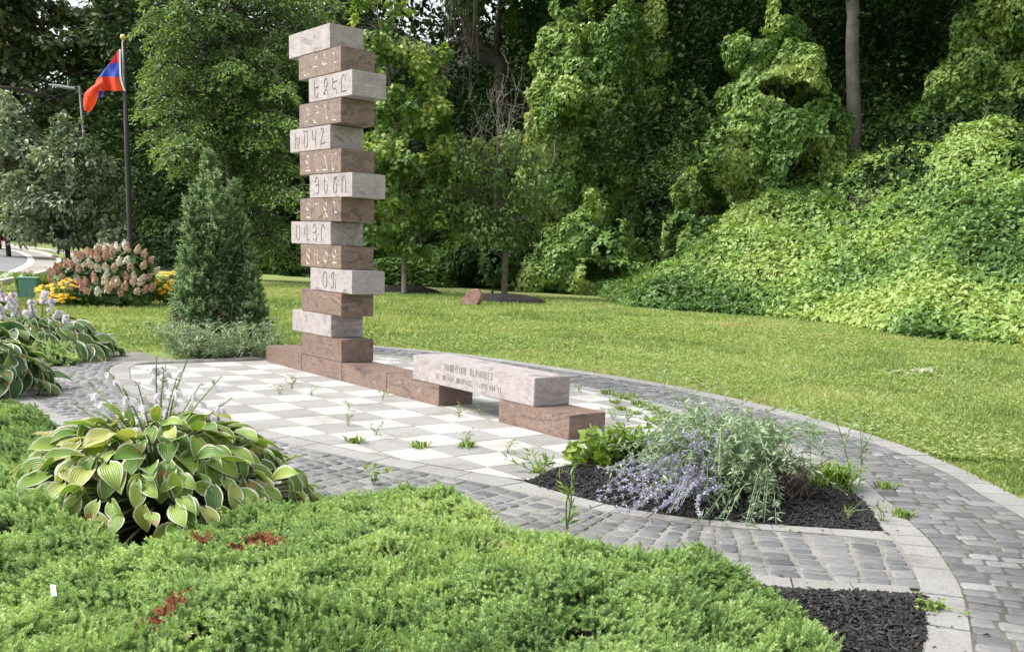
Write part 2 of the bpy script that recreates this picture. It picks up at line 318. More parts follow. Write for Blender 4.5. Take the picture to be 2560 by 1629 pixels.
# ------------------------------------------------------------------ outlines of the paving (metres)
def arcA(u): return 7.3-np.sqrt(9.22**2-(u-0.63)**2)
CHK_NEAR = spline([(-2.08, -0.95), (-2.03, -1.3), (-1.8, -1.5), (-1.4, -1.63)]+[(u, arcA(u)) for u in np.linspace(-0.8, 4.4, 12)])
BED_NEAR = spline([(4.4, -1.14), (4.86, -1.11), (5.18, -1.04), (5.54, -0.86), (5.85, -0.58), (6.22, -0.18)])
NEAR_IN = np.vstack([CHK_NEAR[:-1], BED_NEAR])
NEAR_OUT = spline([(-2.26, -0.95), (-2.22, -1.35), (-1.95, -1.62), (-1.5, -1.8), (-1.07, -1.93), (-.3, -2.05), (.54, -2.09), (1.6, -2.03), (2.69, -1.88), (3.54, -1.66), (4.32, -1.40), (4.76, -1.30), (5.04, -1.24), (5.28, -1.15), (5.65, -0.93), (5.88, -0.72), (6.1, -.5), (6.36, -.30)])
PATH_FAR = spline([(-3.2, -2.62), (-2, -2.72), (-.6, -2.82), (1, -2.88), (2.5, -2.74), (3.85, -2.44), (5.1, -2.02), (5.8, -1.68), (6.23, -1.41), (6.45, -1.24), (6.62, -1.08), (6.84, -.86)])
RING_IN = spline([(-2.08, 1.35), (-1.4, 1.72), (-.5, 1.95), (.8, 2.02), (2.05, 1.91), (3.04, 1.70), (4.2, 1.32), (5.1, .86), (5.74, .36), (6.21, -.16), (6.4, -.33), (6.57, -.54), (6.8, -.85), (7.12, -1.36), (7.4, -1.95), (7.6, -2.6), (7.72, -3.3)])
RING_OUT = spline([(-2.26, 1.5), (-1.5, 1.9), (-.55, 2.13), (.8, 2.2), (2.11, 2.09), (3.2, 1.87), (4.3, 1.5), (5.19, 1.05), (5.82, .5), (6.19, .14), (6.47, -.14), (6.71, -.43), (6.93, -.72), (7.14, -1.06), (7.31, -1.36), (7.59, -1.9), (7.8, -2.5), (7.93, -3.3)])
LB_IN = spline([(-3.0, 2.0), (-2.3, 2.35), (-1.4, 2.65), (.1, 2.86), (1.33, 2.97), (2.3, 2.87), (3.2, 2.68), (3.98, 2.45), (4.79, 2.1), (5.58, 1.63), (6.1, 1.16), (6.49, .83), (7.0, .30), (7.5, -.38), (7.95, -1.1), (8.3, -1.9), (8.5, -3.0)])
LB_OUT = spline([(-3.15, 2.15), (-2.4, 2.53), (-1.5, 2.84), (0, 3.06), (1.33, 3.18), (2.43, 3.08), (3.33, 2.88), (4.1, 2.62), (4.9, 2.27), (5.65, 1.80), (6.2, 1.36), (6.7, .95), (7.25, .38), (7.7, -.28), (8.14, -1.0), (8.5, -1.85), (8.72, -3.0)])
BED = np.vstack([BED_NEAR, RING_IN[(RING_IN[:, 0] < 6.2) & (RING_IN[:, 0] > 5.05)][::-1], [(4.6, .62), (4.25, .12), (4.12, -.35), (4.22, -.75)]])
CHECK = np.vstack([CHK_NEAR, [(4.2, -.75), (4.1, -.35), (4.23, .12), (4.58, .62)], RING_IN[RING_IN[:, 0] < 5.07][::-1]])
LEFTBED = np.array([(-2.27, -.55), (-2.27, .35), (-3.6, .85), (-5.9, 1.15), (-6.3, .75), (-4.6, .15), (-2.9, -.55)])
PAVED = np.vstack([LB_OUT, [(8.0, -3.5), (6.9, -1.1)], PATH_FAR[::-1], [(-3.25, -1.0), (-2.3, -.9), (-2.3, 1.5)]])
BED2 = np.array([(6.90, -.93), (6.76, -1.08), (6.66, -1.19), (6.56, -1.34), (6.34, -1.54), (5.9, -1.84), (6.6, -3.2), (7.6, -3.3), (7.6, -2.6), (7.4, -1.95), (7.12, -1.36)])

# ------------------------------------------------------------------ ground
a = Acc(); S = 400.0
a.add([(-S, -S, -.006), (S, -S, -.006), (S, S, -.006), (-S, S, -.006)], [(0, 1, 2, 3)])
tag(mesh('lawn', a, M_LAWN), kind='structure')
a = Acc(); fan(a, PAVED, .0085); tag(mesh('paving_bed', a, M_SAND), kind='structure')

def clip_poly(sub, clip):          # Sutherland-Hodgman, convex sub-tile against a general polygon (clip edges handled by grid subdivision)
    return sub
def tiles():
    acc = Acc(); s = 0.3655; bmx = bmesh.new()
    rs = random.Random(3)
    ui = np.arange(-6, 16); vi = np.arange(-6, 7)
    for i in ui:
        for j in vi:
            u0, v0 = i*s+0.31, j*s
            g_ = 0.0032
            light = (i+j) % 2 == 0
            val = rs.uniform(0.6, 1.0) if light else rs.uniform(0.12, 0.4)
            q = np.linspace(0, 1, 2)
            corners = np.array([(u0+g_, v0+g_), (u0+s-g_, v0+g_), (u0+s-g_, v0+s-g_), (u0+g_, v0+s-g_)])
            ins = inpoly(corners[:, 0], corners[:, 1], CHECK)
            dz = rs.uniform(-.0012, .0012); z = .0135+dz
            if ins.all():
                V = [(p[0], p[1], z) for p in corners]+[(p[0], p[1], -.012) for p in corners]
                acc.add(V, [(0, 1, 2, 3), (0, 4, 5, 1), (1, 5, 6, 2), (2, 6, 7, 3), (3, 7, 4, 0)], val)
            else:
                n = 14; t = (np.arange(n)+.5)/n
                gu, gv = np.meshgrid(u0+g_+t*(s-2*g_), v0+g_+t*(s-2*g_), indexing='ij')
                if not inpoly(gu.ravel(), gv.ravel(), CHECK).any(): continue
                # trim to the outline: slice the tile with strips
                m = 40; us = np.linspace(u0+g_, u0+s-g_, m+1); vs = np.linspace(v0+g_, v0+s-g_, 161); V = []; F = []
                pr_ = None
                lo = []; hi = []
                for uu in us:
                    k = inpoly(np.full(161, uu), vs, CHECK)
                    if k.any(): lo.append(vs[np.argmax(k)]); hi.append(vs[160-np.argmax(k[::-1])])
                    else: lo.append(None); hi.append(None)
                for k in range(m):
                    if lo[k] is None or lo[k+1] is None: continue
                    b = len(V); V += [(us[k], lo[k], z), (us[k+1], lo[k+1], z), (us[k+1], hi[k+1], z), (us[k], hi[k], z)]; F.append((b, b+1, b+2, b+3))
                if F: acc.add(V, F, val)
    return acc
a = Acc(); fan(a, CHECK, .0100); tag(mesh('patio_bed', a, groundmat('dark_joint', [(0.07, 0.066, 0.06), (0.10, 0.095, 0.085), (0.16, 0.15, 0.13)], 4.0, 60.0, bd=.003)), kind='structure')
tag(mesh('patio', tiles(), M_TILE), kind='structure')

def strip(acc, p, q, z, z2=None, var=.5):
    n = len(p); V = np.vstack([np.c_[p, np.full(n, z)], np.c_[q, np.full(n, z if z2 is None else z2)]]); acc.add(V, [(i, i+1, n+i+1, n+i) for i in range(n-1)], var)
def at_s(p, L, s):
    return np.stack([np.interp(s, L, p[:, 0]), np.interp(s, L, p[:, 1])], -1)
def nearest_param(p, q):           # for each q the closest point of polyline p
    return p[np.argmin(((p[None]-q[:, None])**2).sum(-1), 1)]
def border(acc, inn, out, piece=0.3, z=.0135, gap=.004, val=(.1, .36), seed=1):
    rs = random.Random(seed); L = arclen(out); Li = arclen(inn); s = 0.0
    dense_i = at_s(inn, Li, np.linspace(0, Li[-1], 4000))
    while s < L[-1]-.02:
        e = min(s+piece*rs.uniform(.93, 1.07), L[-1]); ss = np.linspace(s+gap, e-gap, 5)
        o_ = at_s(out, L, ss); i_ = nearest_param(dense_i, o_); zz = z+rs.uniform(-.0015, .0015)
        V = [(p[0], p[1], zz) for p in o_]+[(p[0], p[1], zz) for p in i_]+[(p[0], p[1], -.012) for p in o_]+[(p[0], p[1], -.012) for p in i_]
        F = []
        for k in range(4): F += [(k, k+1, 6+k, 5+k), (k, 10+k, 11+k, k+1), (5+k, 6+k, 16+k, 15+k)]
        F += [(0, 5, 15, 10), (4, 14, 19, 9)]
        acc.add(V, F, rs.uniform(*val)); s = e
a = Acc()
inset = lambda p, q, t: p+(nearest_param(q, p)-p)*t
border(a, inset(NEAR_IN, NEAR_OUT, .03), inset(NEAR_OUT, NEAR_IN, .03), .33, seed=2)
border(a, inset(RING_IN, RING_OUT, .03), inset(RING_OUT, RING_IN, .03), .2, seed=3, z=.0138)
border(a, LB_IN, LB_OUT, .3, seed=4)
pf_out = spline([(-3.2, -2.8), (-2, -2.9), (-.6, -3.0), (1, -3.06), (2.5, -2.92), (3.92, -2.6), (5.2, -2.17), (5.9, -1.82), (6.32, -1.53), (6.52, -1.36), (6.68, -1.21), (6.88, -1.0)])
border(a, PATH_FAR, pf_out, .28, seed=5)
tag(mesh('paving_border', a, M_TILE), kind='structure')

def cobbles(acc, inn, out, step=.115, along=(.1, .2), jgap=.008, seed=1, rounded=.013, cgap=.007):
    """courses laid across the path between two outlines; each stone a worn block with a domed top"""
    rs = random.Random(seed); L = arclen(out); s = 0.0; Li = arclen(inn); dense = at_s(inn, Li, np.linspace(0, Li[-1], 6000))
    while s < L[-1]-.03:
        wd = step*rs.uniform(.82, 1.2); e = min(s+wd, L[-1])
        o_ = at_s(out, L, np.array([s+cgap, e-cgap])); i_ = nearest_param(dense, at_s(out, L, np.array([s, e])))
        # keep the two edges consistent
        W = np.linalg.norm((o_-i_), axis=1).mean(); t = jgap/W
        if W > .12:
            lens = []
            while sum(lens) < W: lens.append(rs.uniform(*along))
            sc_ = W/sum(lens); tt = 0.0; cen0 = i_.mean(0)
            ic = i_[1]-i_[0]; il = max(np.linalg.norm(ic), 1e-6); i2 = np.array([i_[0]+ic*min(cgap/il, .3), i_[1]-ic*min(cgap/il, .3)])
            for ln in lens:
                t0, t1 = tt+jgap/W, tt+ln*sc_/W-jgap/W; tt += ln*sc_/W
                jit = lambda: np.array([rs.uniform(-.005, .005), rs.uniform(-.005, .005)])
                q = [i2[0]*(1-t0)+o_[0]*t0+jit(), i2[1]*(1-t0)+o_[1]*t0+jit(), i2[1]*(1-t1)+o_[1]*t1+jit(), i2[0]*(1-t1)+o_[0]*t1+jit()]
                ring = []
                for k in range(4):
                    p, pn, pp = q[k], q[(k+1) % 4], q[k-1]
                    dn = pn-p; dp = pp-p; ln_, lp_ = np.linalg.norm(dn), np.linalg.norm(dp)
                    rr = rounded*rs.uniform(.6, 1.3)
                    ring += [p+dp/lp_*min(rr, lp_*.35), p+(dn/ln_+dp/lp_)*min(rr, lp_*.3, ln_*.3)*.3, p+dn/ln_*min(rr, ln_*.35)]
                    ring.append((p+pn)/2+jit()*.8)
                ring = np.array(ring); c = ring.mean(0); top = .013+rs.uniform(-.003, .004); tilt = np.array([rs.uniform(-.02, .02), rs.uniform(-.02, .02)])
                V = [(p[0], p[1], -.006) for p in ring]
                for f_, z_ in ((1.0, top-.007), (.94, top-.002), (.82, top)):
                    V += [(c[0]+(p[0]-c[0])*f_, c[1]+(p[1]-c[1])*f_, z_+((p-c)@tilt)) for p in ring]
                V.append((c[0], c[1], top+.001)); n = 16; F = []
                for l in range(3):
                    for k in range(n): F.append((l*n+k, l*n+(k+1) % n, (l+1)*n+(k+1) % n, (l+1)*n+k))
                F = np.array(F); F = np.vstack([F[:, [0, 1, 2]], F[:, [0, 2, 3]], [[3*n+k, 3*n+(k+1) % n, 4*n] for k in range(n)]])
                acc.add(V, F, min(1, max(0, rs.gauss(.47, .19))))
        s = e
def tilted_gap(): pass
a = Acc()
np_in = np.vstack([[(-3.2, -1.05), (-2.6, -1.05)], NEAR_OUT[8:]])
cobbles(a, np_in, PATH_FAR, .122, (.08, .135), .0085, seed=7, cgap=.0085, rounded=.018)
tag(mesh('near_path', a, M_COB, smooth=True), kind='structure')
a = Acc(); q_ = at_s(LB_IN, arclen(LB_IN), np.linspace(0, arclen(LB_IN)[-1], 160)); strip(a, q_, nearest_param(RING_OUT, q_), .0095); tag(mesh('ring_bed', a, bpy.data.materials['dark_joint']), kind='structure')
a = Acc(); cobbles(a, RING_OUT, LB_IN, .10, (.10, .22), .0065, seed=8, cgap=.0055)
tag(mesh('ring_path', a, M_COB, smooth=True), kind='structure')
for nm, poly in (('mulch_bed', BED), ('front_mulch_bed', BED2), ('cypress_bed', LEFTBED), ('planting_bed', np.array([(-3.2, -2.83), (-2, -2.93), (-.6, -3.03), (1, -3.09), (2.5, -2.95), (3.92, -2.63), (5.2, -2.2), (5.9, -1.85), (6.6, -2.6), (7.5, -6), (-2, -9), (-6, -3.6)]))):
    a = Acc(); fan(a, poly, {'mulch_bed': .0115, 'cypress_bed': .0045, 'front_mulch_bed': .0112, 'planting_bed': .0015}[nm]); tag(mesh(nm, a, M_MULCHB), kind='structure')
def chips(name, poly, n, sz=(.012, .04), bulge=.03, far=False):
    lo, hi = np.min(poly, 0), np.max(poly, 0); P = rng.uniform(lo, hi, (n*3, 2)); P = P[inpoly(P[:, 0], P[:, 1], poly)][:n]; m = len(P)
    e = edgedist(P[:, 0], P[:, 1], poly); z = .014+bulge*np.clip(e/.15, 0, 1)*(.4+.9*n2(P[:, 0], P[:, 1], 7, 2))*rng.uniform(.4, 1, m)
    T = (np.array([[-.5, -.14, -.1], [.5, -.1, -.1], [.45, .12, -.1], [-.5, .14, -.1], [-.45, -.12, .1], [.48, -.09, .1], [.4, .1, .1], [-.48, .1, .1]]),
         np.array([[4, 5, 6], [4, 6, 7], [0, 1, 5], [0, 5, 4], [1, 2, 6], [1, 6, 5], [2, 3, 7], [2, 7, 6], [3, 0, 4], [3, 4, 7]]))
    Nn = nrm(np.array([0, 0, 1.0])+rng.normal(size=(m, 3))*.35); a = Acc(); leaves(a, T, np.c_[P, z], Nn, rdir(m), rng.uniform(*sz, m)*1.3, rng.beta(1.3, 2.2, m)); return a
def spill(acc, poly, n, d):
    lo, hi = np.min(poly, 0)-d, np.max(poly, 0)+d; P = rng.uniform(lo, hi, (n*8, 2)); e = edgedist(P[:, 0], P[:, 1], poly); k = ~inpoly(P[:, 0], P[:, 1], poly) & (e < d*rng.random(n*8)**3); P = P[k][:n]; m = len(P)
    T = (np.array([[-.5, -.14, 0], [.5, -.1, 0], [.45, .12, 0], [-.5, .14, 0], [0, 0, .22]]), np.array([[0, 1, 4], [1, 2, 4], [2, 3, 4], [3, 0, 4]])); leaves(acc, T, np.c_[P, np.full(m, .0175)], nrm(UPV+.12*rdir(m)), rdir(m)*np.array([1, 1, .05]), rng.uniform(.014, .034, m), rng.random(m)*.6)
    return acc
UPV = np.array([0, 0, 1.0])
tag(mesh('mulch', spill(chips('', BED, 9000, (.010, .030)), BED, 110, .22), M_CHIP), kind='stuff'); tag(mesh('front_mulch', spill(chips('', BED2, 14000, (.010, .030)), BED2, 130, .25), M_CHIP), kind='stuff')

# ------------------------------------------------------------------ hillside, road, far ground
foot_px = [(-500, 566), (-100, 560), (20, 566), (120, 572), (200, 585), (280, 615), (340, 636), (480, 640), (620, 640), (760, 655), (900, 668), (1050, 675), (1130, 675), (1204, 678), (1300, 685), (1400, 692), (1440, 706), (1480, 720), (1599, 729), (1750, 739), (1900, 752), (2130, 790), (2250, 797), (2408, 812), (2700, 850)]
FA, FY = [], []
for x, y in foot_px:
    q = G(x, y)-CAM; FA.append((q@HR)/(q@HF)); FY.append(q@HF)
FA = np.array(FA); FY = np.array(FY)
def foot(a_): return np.interp(a_, FA, FY)
def slope(a_): return np.interp(a_, [-.6, -.3, -.05, .08, .3, .5], [.10, .12, .28, .36, .42, .50])
FW2 = np.array([G(x, y)[:2] for x, y in foot_px])
def behind(a_, Y):
    """how far a point lies behind the foot of the slope (across the foot line at the right, along the view at the far left)"""
    a_ = np.asarray(a_, float); Y = np.asarray(Y, float); d1 = Y-foot(a_)
    P = np.stack([CAM[0]+Y*HF[0]+a_*Y*HR[0], CAM[1]+Y*HF[1]+a_*Y*HR[1]], -1); D = np.full(Y.shape, 1e9)
    for p, q in zip(FW2[:-1], FW2[1:]):
        e = q-p; t = np.clip(((P-p)@e)/(e@e), 0, 1); D = np.minimum(D, np.linalg.norm(P-p-t[..., None]*e, axis=-1))
    wgt = np.clip((a_+.22)/.1, 0, 1); return np.where(d1 > 0, np.minimum(d1, D*1.25)*wgt+d1*(1-wgt), d1)
def hill(a_, Y):
    d = np.maximum(behind(a_, Y), -2); return np.where(d < 0, d*.05, slope(a_)*np.minimum(d, 34)+.01+np.clip(d-16, 0, 30)*np.interp(a_, [-.4, -.1, .1, .3], [.5, .5, .25, .08]))
def PY(a_, Y, z): return CAM*np.array([1, 1, 0])+Y[:, None]*HF+(a_*Y)[:, None]*HR+np.c_[np.zeros_like(Y), np.zeros_like(Y), z]
av = np.linspace(-.8, .8, 120); dv = np.r_[np.linspace(-1.5, 14, 32), np.linspace(16, 90, 20)]
aa, dd = np.meshgrid(av, dv, indexing='ij'); Yv = foot(aa)+dd
V = PY(aa.ravel(), Yv.ravel(), hill(aa.ravel(), Yv.ravel())-.06); nd = len(dv)
a = Acc(); a.add(V, [(i*nd+j, (i+1)*nd+j, (i+1)*nd+j+1, i*nd+j+1) for i in range(len(av)-1) for j in range(nd-1)])
tag(mesh('hillside', a, M_SOIL, smooth=True), kind='structure')

W2 = lambda pts: np.array(pts, float)
kerb_o = spline([(-16, -.6), (-19.54, .81), (-25.1, 2.97), (-31.73, 4.98), (-40.29, 7.3), (-48.36, 9.11), (-60, 11.2), (-73, 12.9), (-90, 15.6), (-130, 22)], .5)
line_c = spline([(-16, -1.7), (-23.27, 1.55), (-28.48, 3.16), (-35.66, 5.16), (-42.41, 6.81), (-51.13, 8.65), (-62.69, 10.69), (-72.91, 11.99), (-90, 14.6), (-130, 21)], .5)
def offs(p, d):
    t = nrm(np.gradient(p, axis=0)); return p+d*np.stack([-t[:, 1], t[:, 0]], -1)
lc = at_s(line_c, arclen(line_c), np.linspace(0, arclen(line_c)[-1], 200)); ko = at_s(kerb_o, arclen(kerb_o), np.linspace(0, arclen(kerb_o)[-1], 200))
a = Acc(); strip(a, offs(lc, .1), offs(lc, 9.0), .004); tag(mesh('road', a, M_ROAD), kind='structure')
a = Acc(); strip(a, ko, offs(lc, .1), .002); tag(mesh('gutter', a, M_GUTTER), kind='structure')
a = Acc(); strip(a, offs(lc, 0), offs(lc, .28), .009); tag(mesh('road_marking', a, M_PAINT), kind='structure')
a = Acc(); strip(a, ko, offs(ko, -.16), .13); strip(a, offs(ko, .01), ko, 0, .13); strip(a, offs(ko, -.16), offs(ko, -.17), .13, 0); tag(mesh('kerb', a, M_CONC), kind='structure')
sw = spline([(-30, 7.2), (-40, 9.4), (-49.3, 11.6), (-56, 12.8), (-66.5, 14.3), (-78, 15.6), (-96.4, 16.8), (-130, 23)], 1)
a = Acc(); strip(a, offs(sw, .75), offs(sw, -.75), .004); tag(mesh('pavement', a, M_CONC), kind='structure')

# ------------------------------------------------------------------ monument and bench
LU, LV, SH, BH, HB = .8868, .3655, .21738, .23, .19828
def bevbox(lo, hi, bev=.005):
    bm = bmesh.new(); bmesh.ops.create_cube(bm, size=1)
    for v in bm.verts: v.co = Vector([(lo[k]+hi[k])/2+v.co[k]*(hi[k]-lo[k]) for k in range(3)])
    bmesh.ops.bevel(bm, geom=list(bm.edges), offset=bev, segments=2, affect='EDGES', clamp_overlap=True)
    return bm
def arc(cx, cy, rx, ry, a0=90, a1=440, n=14):
    return [(cx+rx*math.cos(math.radians(a)), cy+ry*math.sin(math.radians(a))) for a in np.linspace(a0, a1, n)]
GL_ = {
 'Ա': [[(0, 1), (0, .3), (.15, .04), (.42, .04), (.6, .3)], [(.6, 1), (.6, .08)], [(.6, .08), (1, .08)]],
 'Բ': [[(.05, 0), (.05, .75), (.2, .97), (.5, 1), (.7, .82), (.7, .66)], [(.05, .42), (.95, .42)]],
 'Գ': [[(.58, 0), (.58, .75), (.46, .97), (.25, 1), (.08, .8), (.08, .6), (.25, .44), (.6, .44)], [(.6, .44), (1, .48)]],
 'Դ': [[(.05, .55), (.05, .8), (.2, 1), (.45, .97), (.58, .75), (.58, 0)], [(.58, .4), (1, .4)]],
 'Ե': [[(.1, 1), (.1, .3), (.25, .02), (.55, 0), (.75, .25)], [(.1, .55), (.9, .6)]],
 'Զ': [arc(.5, .74, .25, .26), [(.5, .48), (.5, .36)], [(.1, .12), (.45, .34), (.75, .3), (.95, 0)], [(.1, .12), (.5, .1)]],
 'Է': [[(.1, 1), (.1, .32), (.55, .32), (.72, .15), (.68, 0)], [(.1, .68), (.85, .72)]],
 'Ը': [[(.05, .04), (.05, .75), (.25, .98), (.52, .98), (.7, .75), (.7, .62)], [(.05, .04), (.9, .08)]],
 'Թ': [[(.05, 0), (.05, .7), (.2, .97), (.48, .97), (.64, .7), (.62, .3), (.45, .13), (.28, .22), (.28, .42), (.45, .56), (1, .58)]],
 'Ժ': [[(.35, 1), (.75, .95)], [(.75, .95), (.78, .3), (.62, .05), (.3, .03), (.1, .22), (.2, .48), (.5, .58), (1, .6)]],
 'Ի': [[(.1, 0), (.1, .75), (.25, .95), (.5, .95), (.65, .75), (.65, .3)], [(.65, .3), (.95, .1)]],
 'Լ': [[(.2, 1.05), (.2, .02)], [(.2, .02), (.9, .02)]],
 'Խ': [[(.08, 1), (.08, 0)], [(.42, .72), (.42, .35), (.55, .18), (.75, .22), (.85, .4), (.85, .72)], [(.08, .62), (.42, .62)], [(.62, .18), (.62, .0)]],
 'Ծ': [[(.05, 1), (.9, .92)], [(.72, .94), (.8, .35), (.62, .03), (.32, .02), (.15, .25), (.25, .55), (.3, .85)]],
 'Կ': [[(.12, 1), (.12, .55), (.3, .42), (.72, .45)], [(.72, 1), (.72, 0)]],
 'Հ': [[(.15, 1), (.62, .97)], [(.62, .97), (.12, .1)], [(.12, .1), (.9, .16)]],
 'Ձ': [[(.18, .76), (.3, .97), (.55, .97), (.7, .75), (.56, .5), (.2, .26), (.22, .06), (.52, .04), (.64, .22), (.45, .32)], [(.18, .76), (.32, .56), (.56, .5)], [(.55, .12), (1, 0)]],
 'Ղ': [[(.05, .62), (.05, .82), (.2, 1), (.42, .97), (.52, .75), (.52, .04)], [(.52, .04), (1, .04)]],
 'Ճ': [[(.25, 1), (.92, .04)], [(.92, .04), (.08, .04)], [(.08, .04), (.75, 1)]],
 'Մ': [[(0, .92), (.14, 1), (.2, .85), (.2, .25), (.35, .02), (.55, .04), (.68, .25), (.68, 1)], [(.68, .98), (1, .9)]],
 'Յ': [[(.1, .74), (.25, .98), (.55, 1), (.7, .78), (.55, .57), (.2, .52)], [(.2, .52), (.85, .5)], [(.7, .5), (.74, .2), (.5, 0), (.12, .06)]],
 'Ն': [[(.15, 1), (.15, .3), (.3, .04), (.52, .04), (.68, .3), (.68, .62)], [(.15, .78), (.55, .7)]],
 'Շ': [[(.75, 1), (.38, .88)], [(.38, .88), (.18, .5), (.2, .22), (.4, .02), (.65, .1), (.76, .35), (.74, .62)], [(.38, .88), (.9, .8)]],
 'Ո': [[(.1, 0), (.1, .7), (.25, .97), (.55, .97), (.72, .7), (.72, 0)]],
 'Չ': [arc(.45, .75, .28, .24), [(.73, .75), (.7, .45), (.18, .08)], [(.18, .08), (.95, .02)]],
 'Պ': [[(.08, .62), (.08, .82), (.25, 1), (.42, .9), (.48, .7), (.48, 0)], [(.48, .8), (.65, 1), (.85, .95), (.95, .7), (.95, .1)]],
 'Ջ': [arc(.5, .74, .25, .25), [(.5, .49), (.5, .36)], [(.12, .05), (.45, .34), (.9, .04)], [(.12, .05), (.5, .12)]],
 'Ռ': [[(.05, 0), (.05, .75), (.22, .98), (.48, .98), (.64, .75), (.64, 0)], [(.64, .36), (1, .36)]],
 'Ս': [[(.1, 1), (.1, .25), (.28, .02), (.56, .02), (.75, .25), (.75, 1)]],
 'Վ': [[(.1, .8), (.1, .5), (.25, .38), (.58, .4)], [(.58, 1), (.58, .02)], [(.58, .02), (1, .02)]],
 'Տ': [[(.1, .82), (.28, 1), (.58, 1), (.74, .78), (.55, .54), (.15, .5)], [(.55, .54), (.8, .32), (.7, .06), (.4, 0), (.1, .14)]],
 'Ր': [[(.15, 0), (.15, .75), (.35, .98), (.62, .96), (.76, .72)]],
 'Ց': [arc(.45, .74, .26, .24), arc(.45, .24, .32, .25)],
 'Ւ': [[(.1, 1), (.1, 0)], [(.1, .5), (.35, .68), (.6, .55), (.64, .1)], [(.64, .1), (.95, .08)]],
 'Փ': [arc(.5, .5, .36, .3), [(.5, 1), (.5, 0)]],
 'Ք': [arc(.55, .75, .27, .24), [(.42, .54), (.42, 0)], [(.08, .2), (.95, .2)]],
 'Օ': [arc(.5, .5, .36, .5)],
 'Ֆ': [[(.85, .8), (.6, 1), (.3, .95), (.15, .72), (.4, .55), (.95, .52)], [(.5, .98), (.5, .25), (.3, 0), (.08, .12)], [(.85, .52), (.85, 0)]],
 'A': [[(.05, 0), (.05, .75), (.25, 1), (.55, 1), (.75, .75), (.75, 0)], [(.05, .45), (.75, .45)]],
 'R': [[(.1, 0), (.1, 1)], [(.1, 1), (.55, .97), (.72, .75), (.55, .5), (.1, .47)], [(.45, .48), (.78, 0)]],
 'P': [[(.1, 0), (.1, 1)], [(.1, 1), (.55, .97), (.72, .75), (.55, .5), (.1, .47)]],
 'M': [[(.05, 0), (.05, .8), (.2, 1), (.38, 1), (.5, .8), (.5, 0)], [(.5, .8), (.62, 1), (.8, 1), (.95, .8), (.95, 0)]],
 'E': [[(.7, 1), (.1, 1)], [(.1, 1), (.1, 0)], [(.1, 0), (.7, 0)], [(.1, .52), (.6, .52)]],
 'N': [[(.1, 0), (.1, .8), (.28, 1), (.55, 1), (.72, .8), (.72, 0)]],
 'I': [[(.4, 0), (.4, 1)]], 'L': [[(.15, 1), (.15, 0)], [(.15, 0), (.7, 0)]],
 'H': [[(.1, 0), (.1, 1)], [(.72, 0), (.72, 1)], [(.1, .5), (.72, .5)]],
 'B': [[(.1, 0), (.1, 1)], [(.1, 1), (.52, .97), (.64, .76), (.5, .55), (.1, .53)], [(.5, .55), (.74, .3), (.56, .03), (.1, 0)]],
 'T': [[(.4, 0), (.4, 1)], [(.05, 1), (.75, 1)]],
 'S': [[(.7, .82), (.52, 1), (.25, .98), (.1, .76), (.28, .56), (.55, .46), (.72, .24), (.55, .02), (.25, 0), (.08, .18)]],
 'O': [arc(.4, .5, .32, .5)], '0': [arc(.4, .5, .3, .5)],
 'C': [arc(.42, .5, .34, .5, 50, 310)], '4': [[(.55, 0), (.55, 1)], [(.55, 1), (.05, .3)], [(.05, .3), (.75, .3)]],
 ',': [[(.2, .1), (.1, -.15)]], '.': [[(.15, .0), (.15, .08)]]}
def cut(o, strokes):
    """carved grooves: round bars half sunk in the -v face are taken away; strokes = [(points, radius)]"""
    bm = bmesh.new()
    for stroke, rad in strokes:
        P = np.array(stroke)
        if len(P) > 2: P = spline(P, max(rad*1.4, .005))
        P3 = np.c_[P[:, 0], np.full(len(P), -rad*.15), P[:, 1]]; ac = Acc(); tube(ac, P3, rad, 8, cap=True)
        vs = [bm.verts.new(v) for v in np.vstack(ac.V)]
        for f in np.vstack(ac.F): bm.faces.new([vs[k] for k in f])
    bmesh.ops.recalc_face_normals(bm, faces=list(bm.faces)); m = bpy.data.meshes.new('groove'); bm.to_mesh(m); bm.free()
    m.materials.append(o['_cm']); c = bpy.data.objects.new('groove', m); COL.objects.link(c)
    md = o.modifiers.new('cut', 'BOOLEAN'); md.operation = 'DIFFERENCE'; md.object = c; md.solver = 'EXACT'; md.use_self = True; md.material_mode = 'TRANSFER'
    me = bpy.data.meshes.new_from_object(o.evaluated_get(bpy.context.evaluated_depsgraph_get())); o.modifiers.clear(); bpy.data.objects.remove(c); bpy.data.meshes.remove(m)
    co = np.array([v.co[:] for v in me.vertices]); oc = np.array(o.bound_box)
    if len(me.polygons) > len(o.data.polygons) and np.allclose(co.min(0), oc.min(0), atol=.0005) and np.allclose(co.max(0), oc.max(0), atol=.0005):
        old = o.data; o.data = me; bpy.data.meshes.remove(old); return True
    bpy.data.meshes.remove(me)
    if len(strokes) > 1:
        for s_ in strokes: cut(o, [s_])
    return False
def block(name, lo, hi, mat, parent, letters=None, cutmat=None, label=None):
    bm = bevbox(lo, hi); m = bpy.data.meshes.new(name); bm.to_mesh(m); bm.free(); m.materials.append(mat)
    o = bpy.data.objects.new(name, m); COL.objects.link(o)
    if letters:
        o['_cm'] = cutmat; todo = []
        for st_, uc, zb, w_, h_, rad in letters:
            n = len(st_); pitch = w_/n if n > 2 else 0
            for k, ch in enumerate(st_):
                if ch == ' ': continue
                x0 = uc if n == 1 else uc-w_/2+pitch*k; lw = w_ if n == 1 else pitch*.74
                todo += [([((x0-lw/2 if n == 1 else x0)+x*lw, zb+y*h_) for x, y in sk], rad) for sk in GL_[ch]]
        cut(o, todo)
        del o['_cm']; o.data.name = name
    o.parent = parent; LOC[o.name] = LOC[parent.name]
    if label: o['label'] = label
    return o
mon = thing('stone_monument', 'tall stack of alternating pale and brown granite blocks carved with letters', 'monument', (0, 0, 0))
